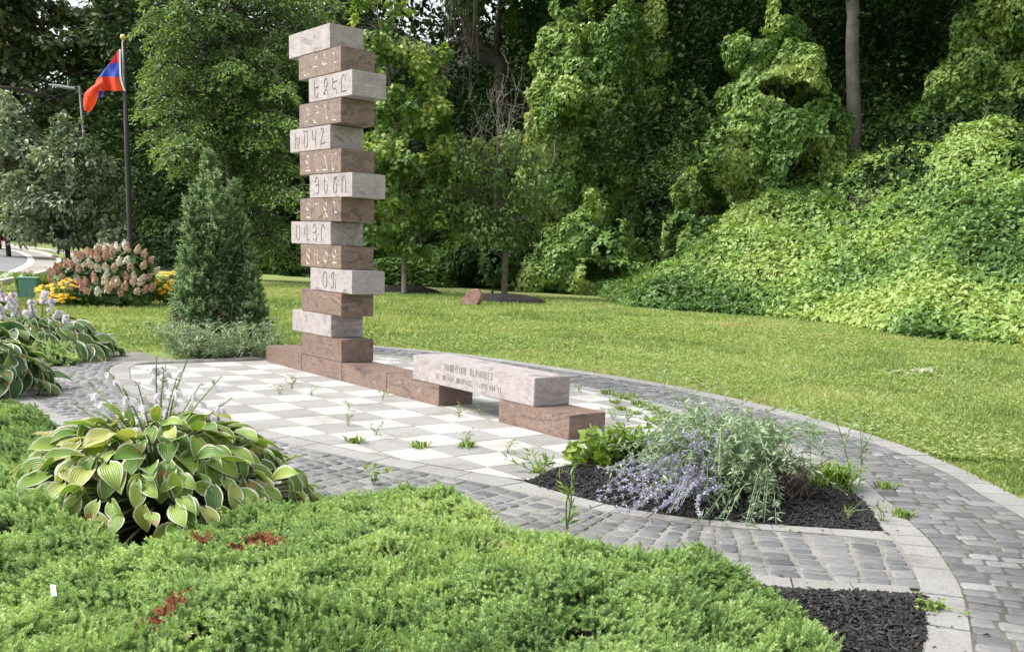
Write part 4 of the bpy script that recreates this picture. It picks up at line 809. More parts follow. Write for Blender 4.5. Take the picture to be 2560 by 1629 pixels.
# ------------------------------------------------------------------ juniper mats
def rosette():
    V = []; F = []; rs = np.random.default_rng(2)
    for st in range(7):
        y = .12+.88*st/6.; ln = .30*(1-.45*(st/6.)) 
        for k in range(4):
            an = k*math.pi/2+st*.8+rs.uniform(-.3, .3); dx, dz = math.cos(an), math.sin(an); b = len(V)
            px, pz = -dz*.085, dx*.085
            V += [(px, y-.1, pz), (-px, y-.1, -pz), (dx*ln, y+.10, dz*ln)]; F.append((b, b+1, b+2))
    b = len(V); V += [(-.04, .8, 0), (.04, .8, 0), (0, 1.12, 0)]; F.append((b, b+1, b+2))
    return np.array(V), np.array(F)
ROS = rosette()
J1 = GL([(640, 1195), (760, 1180), (850, 1165), (930, 1155), (1000, 1153), (1070, 1165), (1150, 1205), (1200, 1240), (1300, 1280), (1450, 1300), (1600, 1322), (1700, 1335), (1790, 1392), (1900, 1455), (2010, 1550)], .13)+GL([(1990, 1760), (900, 1860), (-250, 1820), (-250, 1380)])+GL([(-20, 1345), (100, 1330), (200, 1330), (330, 1320), (420, 1290), (480, 1240), (560, 1215)], .1)
J2 = GL([(-120, 965), (60, 962), (105, 985), (135, 1012), (150, 1055), (150, 1105), (150, 1160), (170, 1205), (230, 1255), (300, 1300), (230, 1350), (60, 1385), (-40, 1400), (-160, 1395)], .1)
J3 = GL([(45, 858), (185, 856), (195, 838), (150, 800), (60, 790), (-20, 800), (-20, 858)], .03)
def juniper(poly, hgt, n, lab, name, seed, rim=.16, vo=0.0, size=(.026, .046)):
    poly = np.array(poly); lo, hi = poly.min(0), poly.max(0); P = rng.uniform(lo, hi, (n*4, 2)); P = P[inpoly(P[:, 0], P[:, 1], poly)]
    P = P[inview(np.c_[P, np.full(len(P), .2)], 300)][:n]; m = len(P)
    def H(u, v):
        e = np.where(inpoly(u, v, poly), edgedist(u, v, poly), 0); s = np.clip(e/rim, 0, 1)
        return np.sqrt(np.clip(1-(1-s)**2, 0, 1))*(hgt*.75+.16*(n2(u, v, 2.3, seed)-.4)+.10*(n2(u, v, 5.5, seed+1)-.5)+.06*(n2(u, v, 13, seed+2)-.5))
    z = H(P[:, 0], P[:, 1]); e = .02; gx = (H(P[:, 0]+e, P[:, 1])-z)/e; gy = (H(P[:, 0], P[:, 1]+e)-z)/e
    Nn = nrm(np.c_[-np.clip(gx, -2, 2), -np.clip(gy, -2, 2), np.ones(m)])
    ang = 2*math.pi*(n2(P[:, 0], P[:, 1], 1.6, seed+7)*1.6); fl = np.c_[np.cos(ang), np.sin(ang), np.zeros(m)]
    D = nrm(Nn*.75+fl*.75+.5*rdir(m)); a = Acc()
    pos = np.c_[P, np.maximum(z, .01)]-Nn*(rng.random(m)**1.5*.045)[:, None]
    dead = np.zeros(m, bool)
    for q, r in DEAD: dead |= np.hypot(P[:, 0]-q[0], P[:, 1]-q[1])+.035*(n2(P[:, 0], P[:, 1], 25, 9)-.5) < r
    gapn = n2(P[:, 0], P[:, 1], 9.0, seed+11); keep = (gapn > .155)
    var = np.clip(.45+vo+.7*(n2(P[:, 0], P[:, 1], 1.1, seed+4)-.5)+.5*(n2(P[:, 0], P[:, 1], 7, seed+5)-.5)+rng.normal(size=m)*.16, 0, 1); sz = rng.uniform(*size, m)*np.where(rng.random(m) < .12, 1.5, 1)
    k = keep & ~dead; leaves(a, ROS, pos[k], rdir(k.sum()), D[k], sz[k], var[k])
    # needles lighten towards their young tips
    vv = a.var[0].reshape(-1, len(ROS[0]))+.16*(ROS[0][:, 1]-.5)[None]; a.var[0] = np.clip(vv, 0, 1).ravel()
    o = tag(mesh(name, a, M_JUN), lab, 'ground cover', kind='stuff')
    b = Acc(); gu, gv = np.meshgrid(np.arange(lo[0], hi[0], .04), np.arange(lo[1], hi[1], .04), indexing='ij'); hh = H(gu.ravel(), gv.ravel())-.05; w_ = gu.shape[1]
    F = np.array([(i*w_+j, (i+1)*w_+j, (i+1)*w_+j+1, i*w_+j+1) for i in range(gu.shape[0]-1) for j in range(w_-1)]); F = F[(hh[F] > -.045).all(1)]
    b.add(np.c_[gu.ravel(), gv.ravel(), hh], F); c = mesh('twig_mat', b, M_JBASE, o); c['kind'] = 'stuff'
    return pos[dead & keep], D[dead & keep], sz[dead & keep], H
M_JBASE = groundmat('juniper_twigs', [(0.03, 0.022, 0.015), (0.04, 0.035, 0.018), (0.03, 0.045, 0.018)], 6.0, 60.0)
DEAD = [(G(615, 1268, .2)[:2], .10), (G(384, 1438, .22)[:2], .085), (G(1500, 1308, .12)[:2], .07), (G(472, 1290, .15)[:2], .045)]
dp1, dd1, ds1, H1 = juniper(J1, .235, 60000, 'low green spreading juniper mat across the front of the picture', 'juniper_mat', 40)
juniper(J2, .26, 16000, 'juniper mat at the left edge behind the big hosta', 'juniper_mat', 60, vo=-.05)
juniper(J3, .17, 3000, 'small juniper mat under the rear hosta beside the cobbles', 'juniper_mat', 70, rim=.3, vo=.12, size=(.045, .075))
for i, ((q, r), lab) in enumerate(zip(DEAD, ['rusty dead juniper patch below the big hosta', 'rusty dead juniper patch near the white plant tag', 'small rusty dead patch at the juniper edge by the path', 'tiny brown dead patch left of the rusty one'])):
    k = np.hypot(dp1[:, 0]-q[0], dp1[:, 1]-q[1]) < r*1.6
    if k.sum() < 3: continue
    a = Acc(); leaves(a, ROS, dp1[k], rdir(k.sum()), dd1[k], ds1[k]*.9, rng.random(k.sum())); tag(mesh('dead_branch', a, M_JDEAD, loc=(q[0], q[1], 0)), lab, 'dead branch', 'dead juniper patches')

# ------------------------------------------------------------------ hostas
def hostamat(name, cm, edge, mw):
    m, t, b, o = newmat(name); uv = N(t, 'ShaderNodeUVMap'); sx = N(t, 'ShaderNodeSeparateXYZ'); t.links.new(uv.outputs[0], sx.inputs[0])
    at = N(t, 'ShaderNodeAttribute', attribute_name='var'); tc = N(t, 'ShaderNodeTexCoord')
    nz = N(t, 'ShaderNodeTexNoise', Scale=22.0, Detail=4.0); t.links.new(tc.outputs['Object'], nz.inputs[0])
    cen = ramp(t, cm, at.outputs['Fac'])
    ab = N(t, 'ShaderNodeMath', operation='ABSOLUTE'); t.links.new(sx.outputs[0], ab.inputs[0])
    ns = N(t, 'ShaderNodeMath', operation='MULTIPLY_ADD'); ns.inputs[1].default_value = .30; ns.inputs[2].default_value = -.15; t.links.new(nz.outputs[0], ns.inputs[0])
    sm = N(t, 'ShaderNodeMath', operation='ADD'); t.links.new(ab.outputs[0], sm.inputs[0]); t.links.new(ns.outputs[0], sm.inputs[1])
    mr = ramp(t, [(mw-.03, (0, 0, 0)), (mw+.03, (1, 1, 1))], sm.outputs[0])
    # veins: parallel to the outline, so stripes of constant u
    sn = N(t, 'ShaderNodeMath', operation='SINE'); ml = N(t, 'ShaderNodeMath', operation='MULTIPLY'); ml.inputs[1].default_value = 34.0; t.links.new(ab.outputs[0], ml.inputs[0]); t.links.new(ml.outputs[0], sn.inputs[0])
    st = ramp(t, [(0.0, (0.78, 0.82, 0.7)), (0.6, (1.04, 1.03, 1.0))]); ma = N(t, 'ShaderNodeMath', operation='MULTIPLY_ADD'); ma.inputs[1].default_value = .5; ma.inputs[2].default_value = .5; t.links.new(sn.outputs[0], ma.inputs[0]); t.links.new(ma.outputs[0], st.inputs[0])
    c = mix(t, 1.0, cen.outputs[0], st.outputs[0], 'MULTIPLY'); c = mix(t, mr.outputs[0], c, edge)
    nb = N(t, 'ShaderNodeTexNoise', Scale=10.0, Detail=5.0); t.links.new(tc.outputs['Object'], nb.inputs[0]); br = ramp(t, [(0.64, (0, 0, 0)), (0.675, (1, 1, 1))], nb.outputs[0]); c = mix(t, br.outputs[0], c, (0.36, 0.22, 0.07))
    t.links.new(c, b.inputs[0]); b.inputs['Roughness'].default_value = .38; b.inputs['Specular IOR Level'].default_value = .45; bump(t, b, ma.outputs[0], .5, .004)
    tr = N(t, 'ShaderNodeBsdfTranslucent'); t.links.new(mix(t, 1.0, c, (1.2, 1.2, .6), 'MULTIPLY'), tr.inputs[0]); ms = t.nodes.new('ShaderNodeMixShader'); ms.inputs[0].default_value = .25
    t.links.new(b.outputs[0], ms.inputs[1]); t.links.new(tr.outputs[0], ms.inputs[2]); t.links.new(ms.outputs[0], o.inputs[0]); return m
M_HOSTA = hostamat('hosta_leaf', [(0, (0.07, 0.15, 0.035)), (0.4, (0.15, 0.275, 0.05)), (0.75, (0.28, 0.40, 0.08)), (1, (0.44, 0.46, 0.14))], (0.66, 0.66, 0.52), .86)
M_HOSTD = hostamat('dark_hosta_leaf', [(0, (0.035, 0.09, 0.03)), (0.5, (0.075, 0.165, 0.045)), (1, (0.17, 0.26, 0.06))], (0.72, 0.74, 0.62), .87)
HS, HT = 9, 11
def hosta_leaf(rs, length, width):
    t = np.linspace(0, 1, HT); s = np.linspace(-1, 1, HS)
    w_ = width*np.interp(t, [0, .06, .2, .38, .6, .8, .93, 1], [.28, .66, .95, 1, .82, .48, .18, .0])
    arch = rs.uniform(.25, .85); ang = -arch*t**1.3*1.25; dy = np.cos(ang); dz = np.sin(ang); y = np.concatenate([[0], np.cumsum((dy[1:]+dy[:-1])/2)])/(HT-1)*length; zc = np.concatenate([[0], np.cumsum((dz[1:]+dz[:-1])/2)])/(HT-1)*length
    cup = rs.uniform(.1, .42); ph = rs.uniform(0, 6); tw = rs.uniform(-.25, .25)
    V = []; uv = []
    for i in range(HT):
        for j in range(HS):
            back = -.16*length*max(0, 1-t[i]/.18)*abs(s[j])**1.5 if i < 3 else 0
            und = .05*width*math.sin(t[i]*9+ph+(2 if s[j] > 0 else 0))*abs(s[j])**2
            V.append((s[j]*w_[i]*(1-.12*cup), y[i]+back, zc[i]+cup*w_[i]*abs(s[j])**1.4+und+tw*s[j]*w_[i]*t[i])); uv.append((s[j] if w_[i] > .12*width else math.copysign(.92, s[j] if s[j] else 1), .001+t[i]))
    F = [(i*HS+j, i*HS+j+1, (i+1)*HS+j+1, (i+1)*HS+j) for i in range(HT-1) for j in range(HS-1)]
    return np.array(V), np.array(F), np.array(uv)
def stalk(acc_s, acc_f, base, h, lean, rs, nf=7, ppx=1.0):
    P = spline([base, base+UPV*h*.55+lean*.3, base+UPV*h+lean], .05); tube(acc_s, P, np.linspace(.0055, .003, len(P))*ppx, 5, rs.random())
    L = len(P)
    for k in range(16):      # bracts and buds
        q = P[int(L*(.5+.5*k/16)) if k < 15 else -1]; d = nrm(rs.normal(size=3)+UPV*.8); leaves(acc_s, LANCE, q[None], rdir(1), d[None], rs.uniform(.02, .035)*ppx, rs.random())
    for k in range(nf):
        q = P[int((L-1)*(.72+.28*rs.random()))]; az = rs.uniform(0, 6.28); o = np.array([math.cos(az), math.sin(az), 0]); 
        for j in range(6):
            a2 = j*1.047; sd = np.array([math.cos(a2), math.sin(a2), 0]); ax = nrm(o*.6-UPV*.8); X, Y, Z = frame(np.array([sd]), np.array([ax]))
            leaves(acc_f, LEAF, (q+o*.012+sd*.004)[None], sd[None], nrm(ax+sd*.28)[None], rs.uniform(.038, .052)*ppx, rs.random())
def hosta(label, center, R, Hh, n, mat, leaf=(.17, .25), nst=10, seed=1, stretch=None, sth=(.45, .7), stpos=None, group='variegated hostas'):
    rs = np.random.default_rng(seed); c = np.array([center[0], center[1], 0.0]); t = thing('hosta', label, 'plant', c, group); al, ap = Acc(), Acc()
    for k in range(n):
        f = (k+.5)/n; rad = R*(.12+.88*f**.62)*rs.uniform(.9, 1.08); az = k*2.399963+rs.uniform(-.35, .35); o = np.array([math.cos(az), math.sin(az), 0]); 
        p = o*rad; 
        if stretch is not None: p = stretch@p
        z = Hh*(1-(rad/R)**2.2*.86)*rs.uniform(.86, 1.06)+.03; ln = rs.uniform(*leaf)*(1-.2*f if f > .1 else .7); wd = ln*rs.uniform(.29, .38)
        V, F, uv = hosta_leaf(rs, ln, wd)
        tiltd = -(.05+.95*(rad/R)**1.6)+rs.normal()*.32; Y = nrm(o*math.cos(tiltd)+UPV*math.sin(tiltd)+.34*rs.normal(size=3)); Nn = nrm(UPV*math.cos(tiltd)-o*math.sin(tiltd)+.38*rs.normal(size=3))
        X, Y, Z = (q[0] for q in frame(Nn[None], Y[None])); bp_ = c+p*.72+UPV*z; Wd = bp_+V[:, :1]*X+V[:, 1:2]*Y+V[:, 2:3]*Z
        al.add(Wd, F, np.clip(rs.normal(.55, .25)+.1*f, 0, 1), uv)
        tube(ap, spline([c+p*.08, c+p*.4+UPV*z*.75, bp_], .08), .006, 4, rs.random())
    mesh('foliage', al, mat, t, smooth=True); mesh('leaf_stems', ap, M_STALK, t)
    for k in range(nst):
        as_, af = Acc(), Acc(); 
        if stpos is not None: x, y, bx, by, h_ = stpos[k]; tip = A(x, y, depth(c)+rs.uniform(-.2, .25)); b = c*.75+np.array([tip[0], tip[1], 0])*.25+UPV*Hh*.5; stalk(as_, af, b, tip[2]-b[2], (tip-b)*np.array([1, 1, 0]), rs, max(3, h_-3))
        else:
            az = rs.uniform(0, 6.28); b = c+np.array([math.cos(az), math.sin(az), 0])*R*.35*rs.random()+UPV*Hh*.6; stalk(as_, af, b, rs.uniform(*sth)-Hh*.5, np.array([math.cos(az), math.sin(az), 0])*rs.uniform(.05, .22), rs, 8, 1.25)
        s_ = mesh('flower_stalk', as_, M_STALK, t); mesh('blossoms', af, M_HFLOW, s_)
    return t
sp = [(175, 950, 0, 0, 6), (215, 905, 0, 0, 6), (245, 855, 0, 0, 6), (290, 912, 0, 0, 7), (325, 905, 0, 0, 7), (368, 838, 0, 0, 8), (390, 850, 0, 0, 7), (385, 870, 0, 0, 6), (440, 845, 0, 0, 7), (470, 905, 0, 0, 8), (415, 890, 0, 0, 6), (520, 885, 0, 0, 5), (545, 935, 0, 0, 5), (300, 960, 0, 0, 6), (330, 1030, 0, 0, 5), (275, 1085, 0, 0, 6)]
hc = G(374, 1205, .02)
hosta('largest hosta with yellow green cream edged leaves and tall pale lilac flowers in front', hc, 1.04, .47, 470, M_HOSTA, (.115, .185), len(sp), 3, None, stpos=sp)
hosta('dark green cream edged hosta at the left edge beside the cobbles', G(-25, 925), .68, .42, 110, M_HOSTD, (.2, .29), 0, 5)
hosta('rear hosta with white edged leaves and white flowers before the utility box', G(90, 838), 1.15, .40, 190, M_HOSTD, (.22, .31), 16, 7, sth=(.5, .74))

# ------------------------------------------------------------------ conical cypress and the catmint at its foot
cb = G(540, 812); dc = depth(cb); t = thing('cypress_shrub', 'tall dark green conical juniper with several pointed spires left of the stone stack', 'shrub', cb); a = Acc(); sc_ = K*dc/FOC
PLUME = []
Vp, Fp = [], []
rs = np.random.default_rng(6)
for k in range(16):
    y = .05+.8*k/15; an = k*2.4; d = np.array([math.cos(an), .9, math.sin(an)]); d /= np.linalg.norm(d); sd = np.array([-math.sin(an), 0, math.cos(an)])*.06; b = len(Vp); p = np.array([0, y, 0]); Vp += [p-sd, p+sd, p+d*.34*(1-.4*k/15)]; Fp.append((b, b+1, b+2))
PLUME = (np.array(Vp), np.array(Fp))
spires = [(492, 366, 512, 800, 50), (551, 436, 545, 800, 44), (446, 474, 470, 800, 34), (480, 500, 490, 800, 36), (575, 580, 575, 800, 34), (438, 590, 455, 790, 30), (592, 640, 590, 790, 26), (520, 455, 522, 800, 44), (505, 540, 515, 800, 44), (506, 420, 508, 620, 20), (468, 440, 474, 640, 18), (534, 470, 536, 660, 18), (572, 520, 570, 700, 18), (455, 540, 462, 720, 20), (588, 600, 584, 760, 18), (440, 640, 450, 790, 18), (430, 640, 445, 780, 26), (605, 700, 590, 800, 24), (500, 640, 505, 810, 38), (470, 460, 480, 800, 26), (560, 620, 560, 810, 40), (465, 700, 470, 810, 40), (540, 700, 540, 815, 45)]
for (x, y, xb, yb, rw) in spires:
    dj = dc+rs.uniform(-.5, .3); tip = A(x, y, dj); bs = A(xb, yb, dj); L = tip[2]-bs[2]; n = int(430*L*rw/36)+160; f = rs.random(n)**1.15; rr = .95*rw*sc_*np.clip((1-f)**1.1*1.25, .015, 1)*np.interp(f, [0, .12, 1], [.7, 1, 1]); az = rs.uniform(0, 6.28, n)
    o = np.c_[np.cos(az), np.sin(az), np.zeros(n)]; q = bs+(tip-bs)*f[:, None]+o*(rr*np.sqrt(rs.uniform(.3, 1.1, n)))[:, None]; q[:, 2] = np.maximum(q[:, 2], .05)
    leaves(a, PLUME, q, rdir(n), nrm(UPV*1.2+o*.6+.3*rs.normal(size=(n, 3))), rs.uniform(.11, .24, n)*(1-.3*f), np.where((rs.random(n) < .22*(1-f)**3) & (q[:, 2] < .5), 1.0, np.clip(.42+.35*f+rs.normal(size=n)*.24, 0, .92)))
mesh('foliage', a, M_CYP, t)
a = Acc(); tube(a, [cb, cb+UPV*.6, cb+UPV*1.6], [.07, .05, .02], 6)
for k in range(40): limb(a, cb+UPV*rng.uniform(.05, .5), cb+np.array([rng.normal()*.3, rng.normal()*.3, rng.uniform(.1, .6)]), .012, .005, 0, 4, .05, 4, k)
mesh('trunk', a, M_STEM, t)
def bushy(name, label, cat, stems, leafT, mat, nl, lsz, stemm, rs, group=None, base=None, spread=.02, var0=.5, up=.3, rad=.003):
    base = stems[0][0]*np.array([1, 1, 0]) if base is None else base; t = thing(name, label, cat, base, group); a, b = Acc(), Acc()
    for P in stems:
        P = spline(P, .03); tube(b, P, np.linspace(rad, rad*.5, len(P)), 4, rs.random()); L = len(P); m = nl; k = np.clip((L*(.12+.88*rs.random(m))).astype(int), 0, L-1); T = nrm(np.gradient(P, axis=0))[k]; r_ = nrm(rs.normal(size=(m, 3)))
        leaves(a, leafT, P[k]+r_*spread*.3, nrm(UPV+.8*rs.normal(size=(m, 3))), nrm(T*.55+r_+up*UPV), rs.uniform(*lsz, m), np.clip(rs.normal(var0, .2, m), 0, 1))
    mesh('foliage', a, mat, t); mesh('stems', b, stemm, t); return t
rs = np.random.default_rng(12); st = []
for k in range(170):
    b = G(rs.uniform(410, 640) if k < 150 else rs.uniform(390, 470), rs.uniform(815, 847)); h = rs.uniform(.12, .42) if b[0] < 99 else .3; st.append([b, b+np.array([rs.normal()*.08, rs.normal()*.08, h*.6]), b+np.array([rs.normal()*.2, rs.normal()*.2, h])])
bushy('catmint', 'grey green low bushy plant around the foot of the conical juniper', 'plant', st, LANCE, M_SAGE, 34, (.045, .085), M_STALK, rs)

# ------------------------------------------------------------------ the mulch bed: Russian sage, creeper, grass
rs = np.random.default_rng(22); sb = G(1765, 1165); st = []
for k in range(260):
    az = rs.uniform(0, 6.28); h = rs.uniform(.24, .60); sp_ = rs.uniform(.1, .68); d = np.array([math.cos(az), math.sin(az), 0]); d = d*np.where(d@HR < 0, 1.0, .8); b = sb+d*.12*rs.random()-HR*rs.uniform(0, .3)
    st.append([b, b+d*sp_*.45+UPV*h*.8, b+d*sp_+UPV*h*rs.uniform(.35, 1.05)])
for x, y, xb, yb in [(1545, 860, 1720, 1130), (1600, 880, 1730, 1120), (1690, 892, 1740, 1120), (1655, 900, 1735, 1120), (1720, 950, 1750, 1130), (1560, 900, 1725, 1130)]:
    b = G(xb, yb+20); tip = A(x, y, depth(b)+.25); st.append([b, (b+tip)/2+UPV*.08, tip])
for k in range(16):
    b = G(1800, 1175); e = G(rs.uniform(1640, 1850), rs.uniform(1200, 1238), .02); st.append([b, (b+e)/2+UPV*rs.uniform(.12, .3), e])
sage = bushy('russian_sage', 'sprawling silver green Russian sage with lilac flower spikes in the mulch bed', 'plant', st, LANCE, M_SAGE, 40, (.03, .06), M_SAGE, rs, base=sb, up=.35)
spk = []
for k in range(84):
    b = G(rs.uniform(1620, 1720), rs.uniform(1130, 1190), .05)
    if k < 60: e = G(rs.uniform(1400, 1660), rs.uniform(1095, 1212), rs.uniform(.02, .16))
    else: e = A(rs.uniform(1480, 1680), rs.uniform(1010, 1110), depth(b)+rs.uniform(-.1, .3))
    a = Acc(); b2 = Acc(); P = spline([b, b*.6+e*.4+UPV*rs.uniform(.05, .2)+rs.normal(size=3)*.03, b*.25+e*.75+UPV*rs.uniform(.03, .12)+rs.normal(size=3)*.03, e], .02); tube(b2, P, .0022, 4, .6); L = len(P); m = 150; kk = np.clip((L*(.3+.7*rs.random(m))).astype(int), 0, L-1); kk = (kk//3)*3; kk = np.clip(kk, 0, L-1)
    r_ = nrm(rs.normal(size=(m, 3))); leaves(a, LEAF, P[kk]+r_*.004, nrm(rs.normal(size=(m, 3))), r_, rs.uniform(.010, .018, m), np.clip(rs.normal(.55, .25, m), 0, 1))
    o = mesh('blossoms', a, M_LILAC, sage); mesh('spike_stem', b2, M_SAGE, o)
a = Acc(); wb = G(1860, 1180)
for k in range(46):
    tube(a, spline([wb+np.array([rs.normal()*.05, rs.normal()*.05, 0]), wb+np.array([rs.normal()*.08, rs.normal()*.08, .16]), wb+np.array([rs.normal()*.08, rs.normal()*.08, rs.uniform(.15, .28)])], .04), .0035, 4, rs.random())
mesh('woody_stems', a, M_STEM, sage)
st = []
cb2 = G(1450, 1090)
for k in range(85):
    x = rs.uniform(1335, 1590); b = G(x*.6+1450*.4, 1092+rs.uniform(-6, 14)); tip = A(x, np.interp(x, [1340, 1400, 1480, 1540, 1580], [1040, 1010, 1000, 990, 995])+rs.uniform(0, 90), depth(b)+rs.uniform(-.1, .15)); tip[2] = max(tip[2], .04); st.append([b, (b+tip)/2+UPV*.05, tip])
bushy('creeper', 'bright green broad leaved creeper at the left tip of the mulch bed', 'plant', st, HEART, M_WEED, 13, (.04, .075), M_STALK, rs, base=cb2, spread=.06)
def tuft(name, label, cat, pos, n, h, sprd, mat, rs, group=None, wid=1.0):
    t = Acc(); b = np.repeat(pos[None], n, 0)+np.c_[rs.normal(size=(n, 2))*sprd*.25, np.zeros(n)]
    for f in range(1):
        az = rs.uniform(0, 6.28, n); o = np.c_[np.cos(az), np.sin(az), np.zeros(n)]; lean = rs.uniform(.1, 1, n)*sprd
        V0 = b; V1 = b+UPV*(h*rs.uniform(.5, .8, n))[:, None]+o*(lean*.45)[:, None]; V2 = b+UPV*(h*rs.uniform(.35, .95, n))[:, None]+o*lean[:, None]; s_ = np.cross(o, UPV)*.006*wid
        V = np.stack([V0-s_, V0+s_, V1-s_, V1+s_, V2], 1).reshape(-1, 3); F = (np.array([[0, 1, 3], [0, 3, 2], [2, 3, 4]])[None]+(np.arange(n)*5)[:, None, None]).reshape(-1, 3); t.add(V, F, np.repeat(rs.uniform(.2, .8, n), 5))
    return tag(mesh(name, t, mat, loc=pos), label, cat, group)
tuft('grass_clump', 'fresh green grass clump at the right side of the sage', 'grass clump', G(1950, 1150), 170, .2, .25, M_WEED, rs, wid=1.1)
for x, y, xb, yb, lab in [(1958, 958, 2010, 1172, 'thin pale weed stalk right of the grass clump, leaning left'), (2022, 985, 2018, 1168, 'thin pale upright weed stalk furthest right in the bed'), (1895, 965, 1905, 1120, 'thin pale weed stalk behind the grass clump')]:
    b = G(xb, yb); tip = A(x, y, depth(b)+.05); bushy('weed_stalk', lab, 'weed', [[b, (b+tip)/2+np.array([.01, .01, 0]), tip]]+[[(b*.5+tip*.5), (b*.3+tip*.7)+np.array([.04, .03, .02]), (b*.2+tip*.8)+np.array([.07, .06, .05])]], LANCE, M_SAGE, 26, (.03, .06), M_SAGE, rs, 'tall weed stalks', base=b, rad=.004)
st = []
for k in range(9):
    b = G(1270, 1115); e = G(rs.uniform(1195, 1320), rs.uniform(1085, 1130), .02); st.append([b, (b+e)/2+UPV*rs.uniform(.03, .12), e+UPV*rs.uniform(0, .09)])
bushy('trailing_weed', 'trailing pale green weed spilling over the border left of the mulch bed', 'weed', st, LANCE, M_WEED, 14, (.04, .08), M_STALK, rs)

# ------------------------------------------------------------------ weeds in the joints
W = [(686, 915, 0, 'sprig in a joint near the base, left of its neighbour'), (656, 925, 0, 'sprig with two leaves left of the tallest patio sprig'), (690, 900, 0, 'thin sprig behind the tallest patio sprig'), (735, 930, 0, 'sprig by the third base block'), (900, 940, 0, 'upright sprig before the low base, alone'), (835, 1040, 1, 'flat green grass tuft left of the larger patio tuft'), (985, 1052, 1, 'larger yellow green grass tuft on the near patio'), (885, 1022, 0, 'small sprig right of the flat grass tuft'), (1095, 1040, 0, 'leggy pale weed before the bench gap'), (1130, 975, 0, 'bright leafed weed in the gap under the bench'), (1080, 980, 0, 'small brown green weed left of the bench gap'), (1100, 1050, 1, 'spindly weed below the bench gap'), (1195, 1065, 0, 'pale spindly weed near the brown support block'), (818, 965, 0, 'tiny dark weed in the middle of the patio'), (820, 1000, 0, 'faint pale weed mid patio'), (1430, 925, 1, 'wide green grass tuft behind the bench end'), (1500, 950, 1, 'yellowish weed patch behind the bench on the right'), (1540, 965, 1, 'yellow weed patch nearest the far cobbles'), (1440, 985, 0, 'upright weed beside the brown support block'), (1475, 990, 0, 'pale weed behind the creeper'), (1585, 1000, 1, 'low weed at the far border of the patio'), (1360, 920, 0, 'weed at the rear corner of the bench'), (2080, 1148, 1, 'green weed tuft in the right cobbles'), (2125, 1215, 1, 'small weed on the right border ring'), (1915, 1020, 1, 'grass weed on the far cobbles behind the sage'), (2180, 1430, 2, 'pale lacy weed on the front mulch beside the border'), (2075, 1225, 0, 'little seedling at the right tip of the mulch bed'), (1995, 1225, 0, 'light green seedling on the mulch near its tip'), (985, 850, 2, 'green weed patch behind the low base'), (1010, 882, 2, 'bright weed touching the left end of the bench'), (880, 1140, 3, 'upright seedling with lobed leaves by the juniper edge'), (1330, 1290, 4, 'tall weed with a bud rising from the juniper'), (1640, 1300, 1, 'pointed weed at the juniper edge by the path'), (2240, 1080, 1, 'weed in the outer border next to the lawn')]
for x, y, kd, lab in W:
    b = G(x, y+4)
    if kd == 1: tuft('weed_tuft', lab, 'weed', b, 36, .07, .11, M_WEED, rs, 'weeds in the paving')
    else:
        h, nst, sprd, nl, T, sz = {0: (.12, 3, .05, 7, LANCE, (.03, .05)), 2: (.05, 12, .07, 9, HEART, (.012, .022)), 3: (.15, 3, .04, 7, LOBED, (.025, .04)), 4: (.27, 3, .035, 9, LANCE, (.05, .085))}[kd]
        if kd == 4: b = b+UPV*.1
        st = [[b, b+np.array([rs.normal()*sprd*.3, rs.normal()*sprd*.3, h*.5]), b+np.array([rs.normal()*sprd, rs.normal()*sprd, h*rs.uniform(.6, 1)])] for _ in range(nst)]
        bushy('weed', lab, 'weed', st, T, M_WEED, nl, sz, M_STALK, rs, 'weeds in the paving', base=b, rad=.003 if kd != 4 else .006)

for x, y in [(1452, 934), (1470, 940), (1486, 936), (1512, 962), (1528, 958), (1552, 975), (1568, 985), (1462, 966), (1490, 975), (1524, 990), (1545, 996), (1448, 950)]:
    tuft('weed_tuft', 'low yellowish weed tuft among the tiles behind the right end of the bench', 'weed', G(x, y), 22, .055, .12, M_WEED, rs, 'weeds behind the bench', wid=1.3)

# ------------------------------------------------------------------ hydrangea, yellow flowers, plume grass
hb_ = G(255, 718); dh = depth(hb_); t = thing('hydrangea', 'big hydrangea bush covered in pink and cream flower heads', 'shrub', hb_)
bl = [pblob(*q, dh+e_) for q, e_ in [((195, 665, 62, 45), 0), ((255, 640, 70, 50), .3), ((300, 645, 55, 55), .4), ((250, 690, 90, 35), -.1), ((310, 690, 45, 35), 0), ((215, 640, 50, 35), .2)]]
P, Nn = blob_points(bl, 8000, .2, 2, 5, .85, .03, None, .3); m = len(P); a = Acc(); leaves(a, LOBED, P, nrm(Nn+.5*UPV+.5*rdir(m)), nrm(Nn*.6+DOWN*.6+.5*rdir(m)), rng.uniform(.1, .17, m), clumpvar(P, 2, 3)); mesh('foliage', a, M_HYDL, t)
P, Nn = blob_points(bl, 4000, .1, 2, 6, .97, .25); k = (Nn@HF < .35) & (Nn[:, 2] > -.12+.5*(rng.random(len(Nn))-.6)); P, Nn = P[k], Nn[k]; sel = []
for i in range(len(P)):
    if all(np.linalg.norm(P[i]-P[j]) > .125 for j in sel): sel.append(i)
    if len(sel) >= 82: break
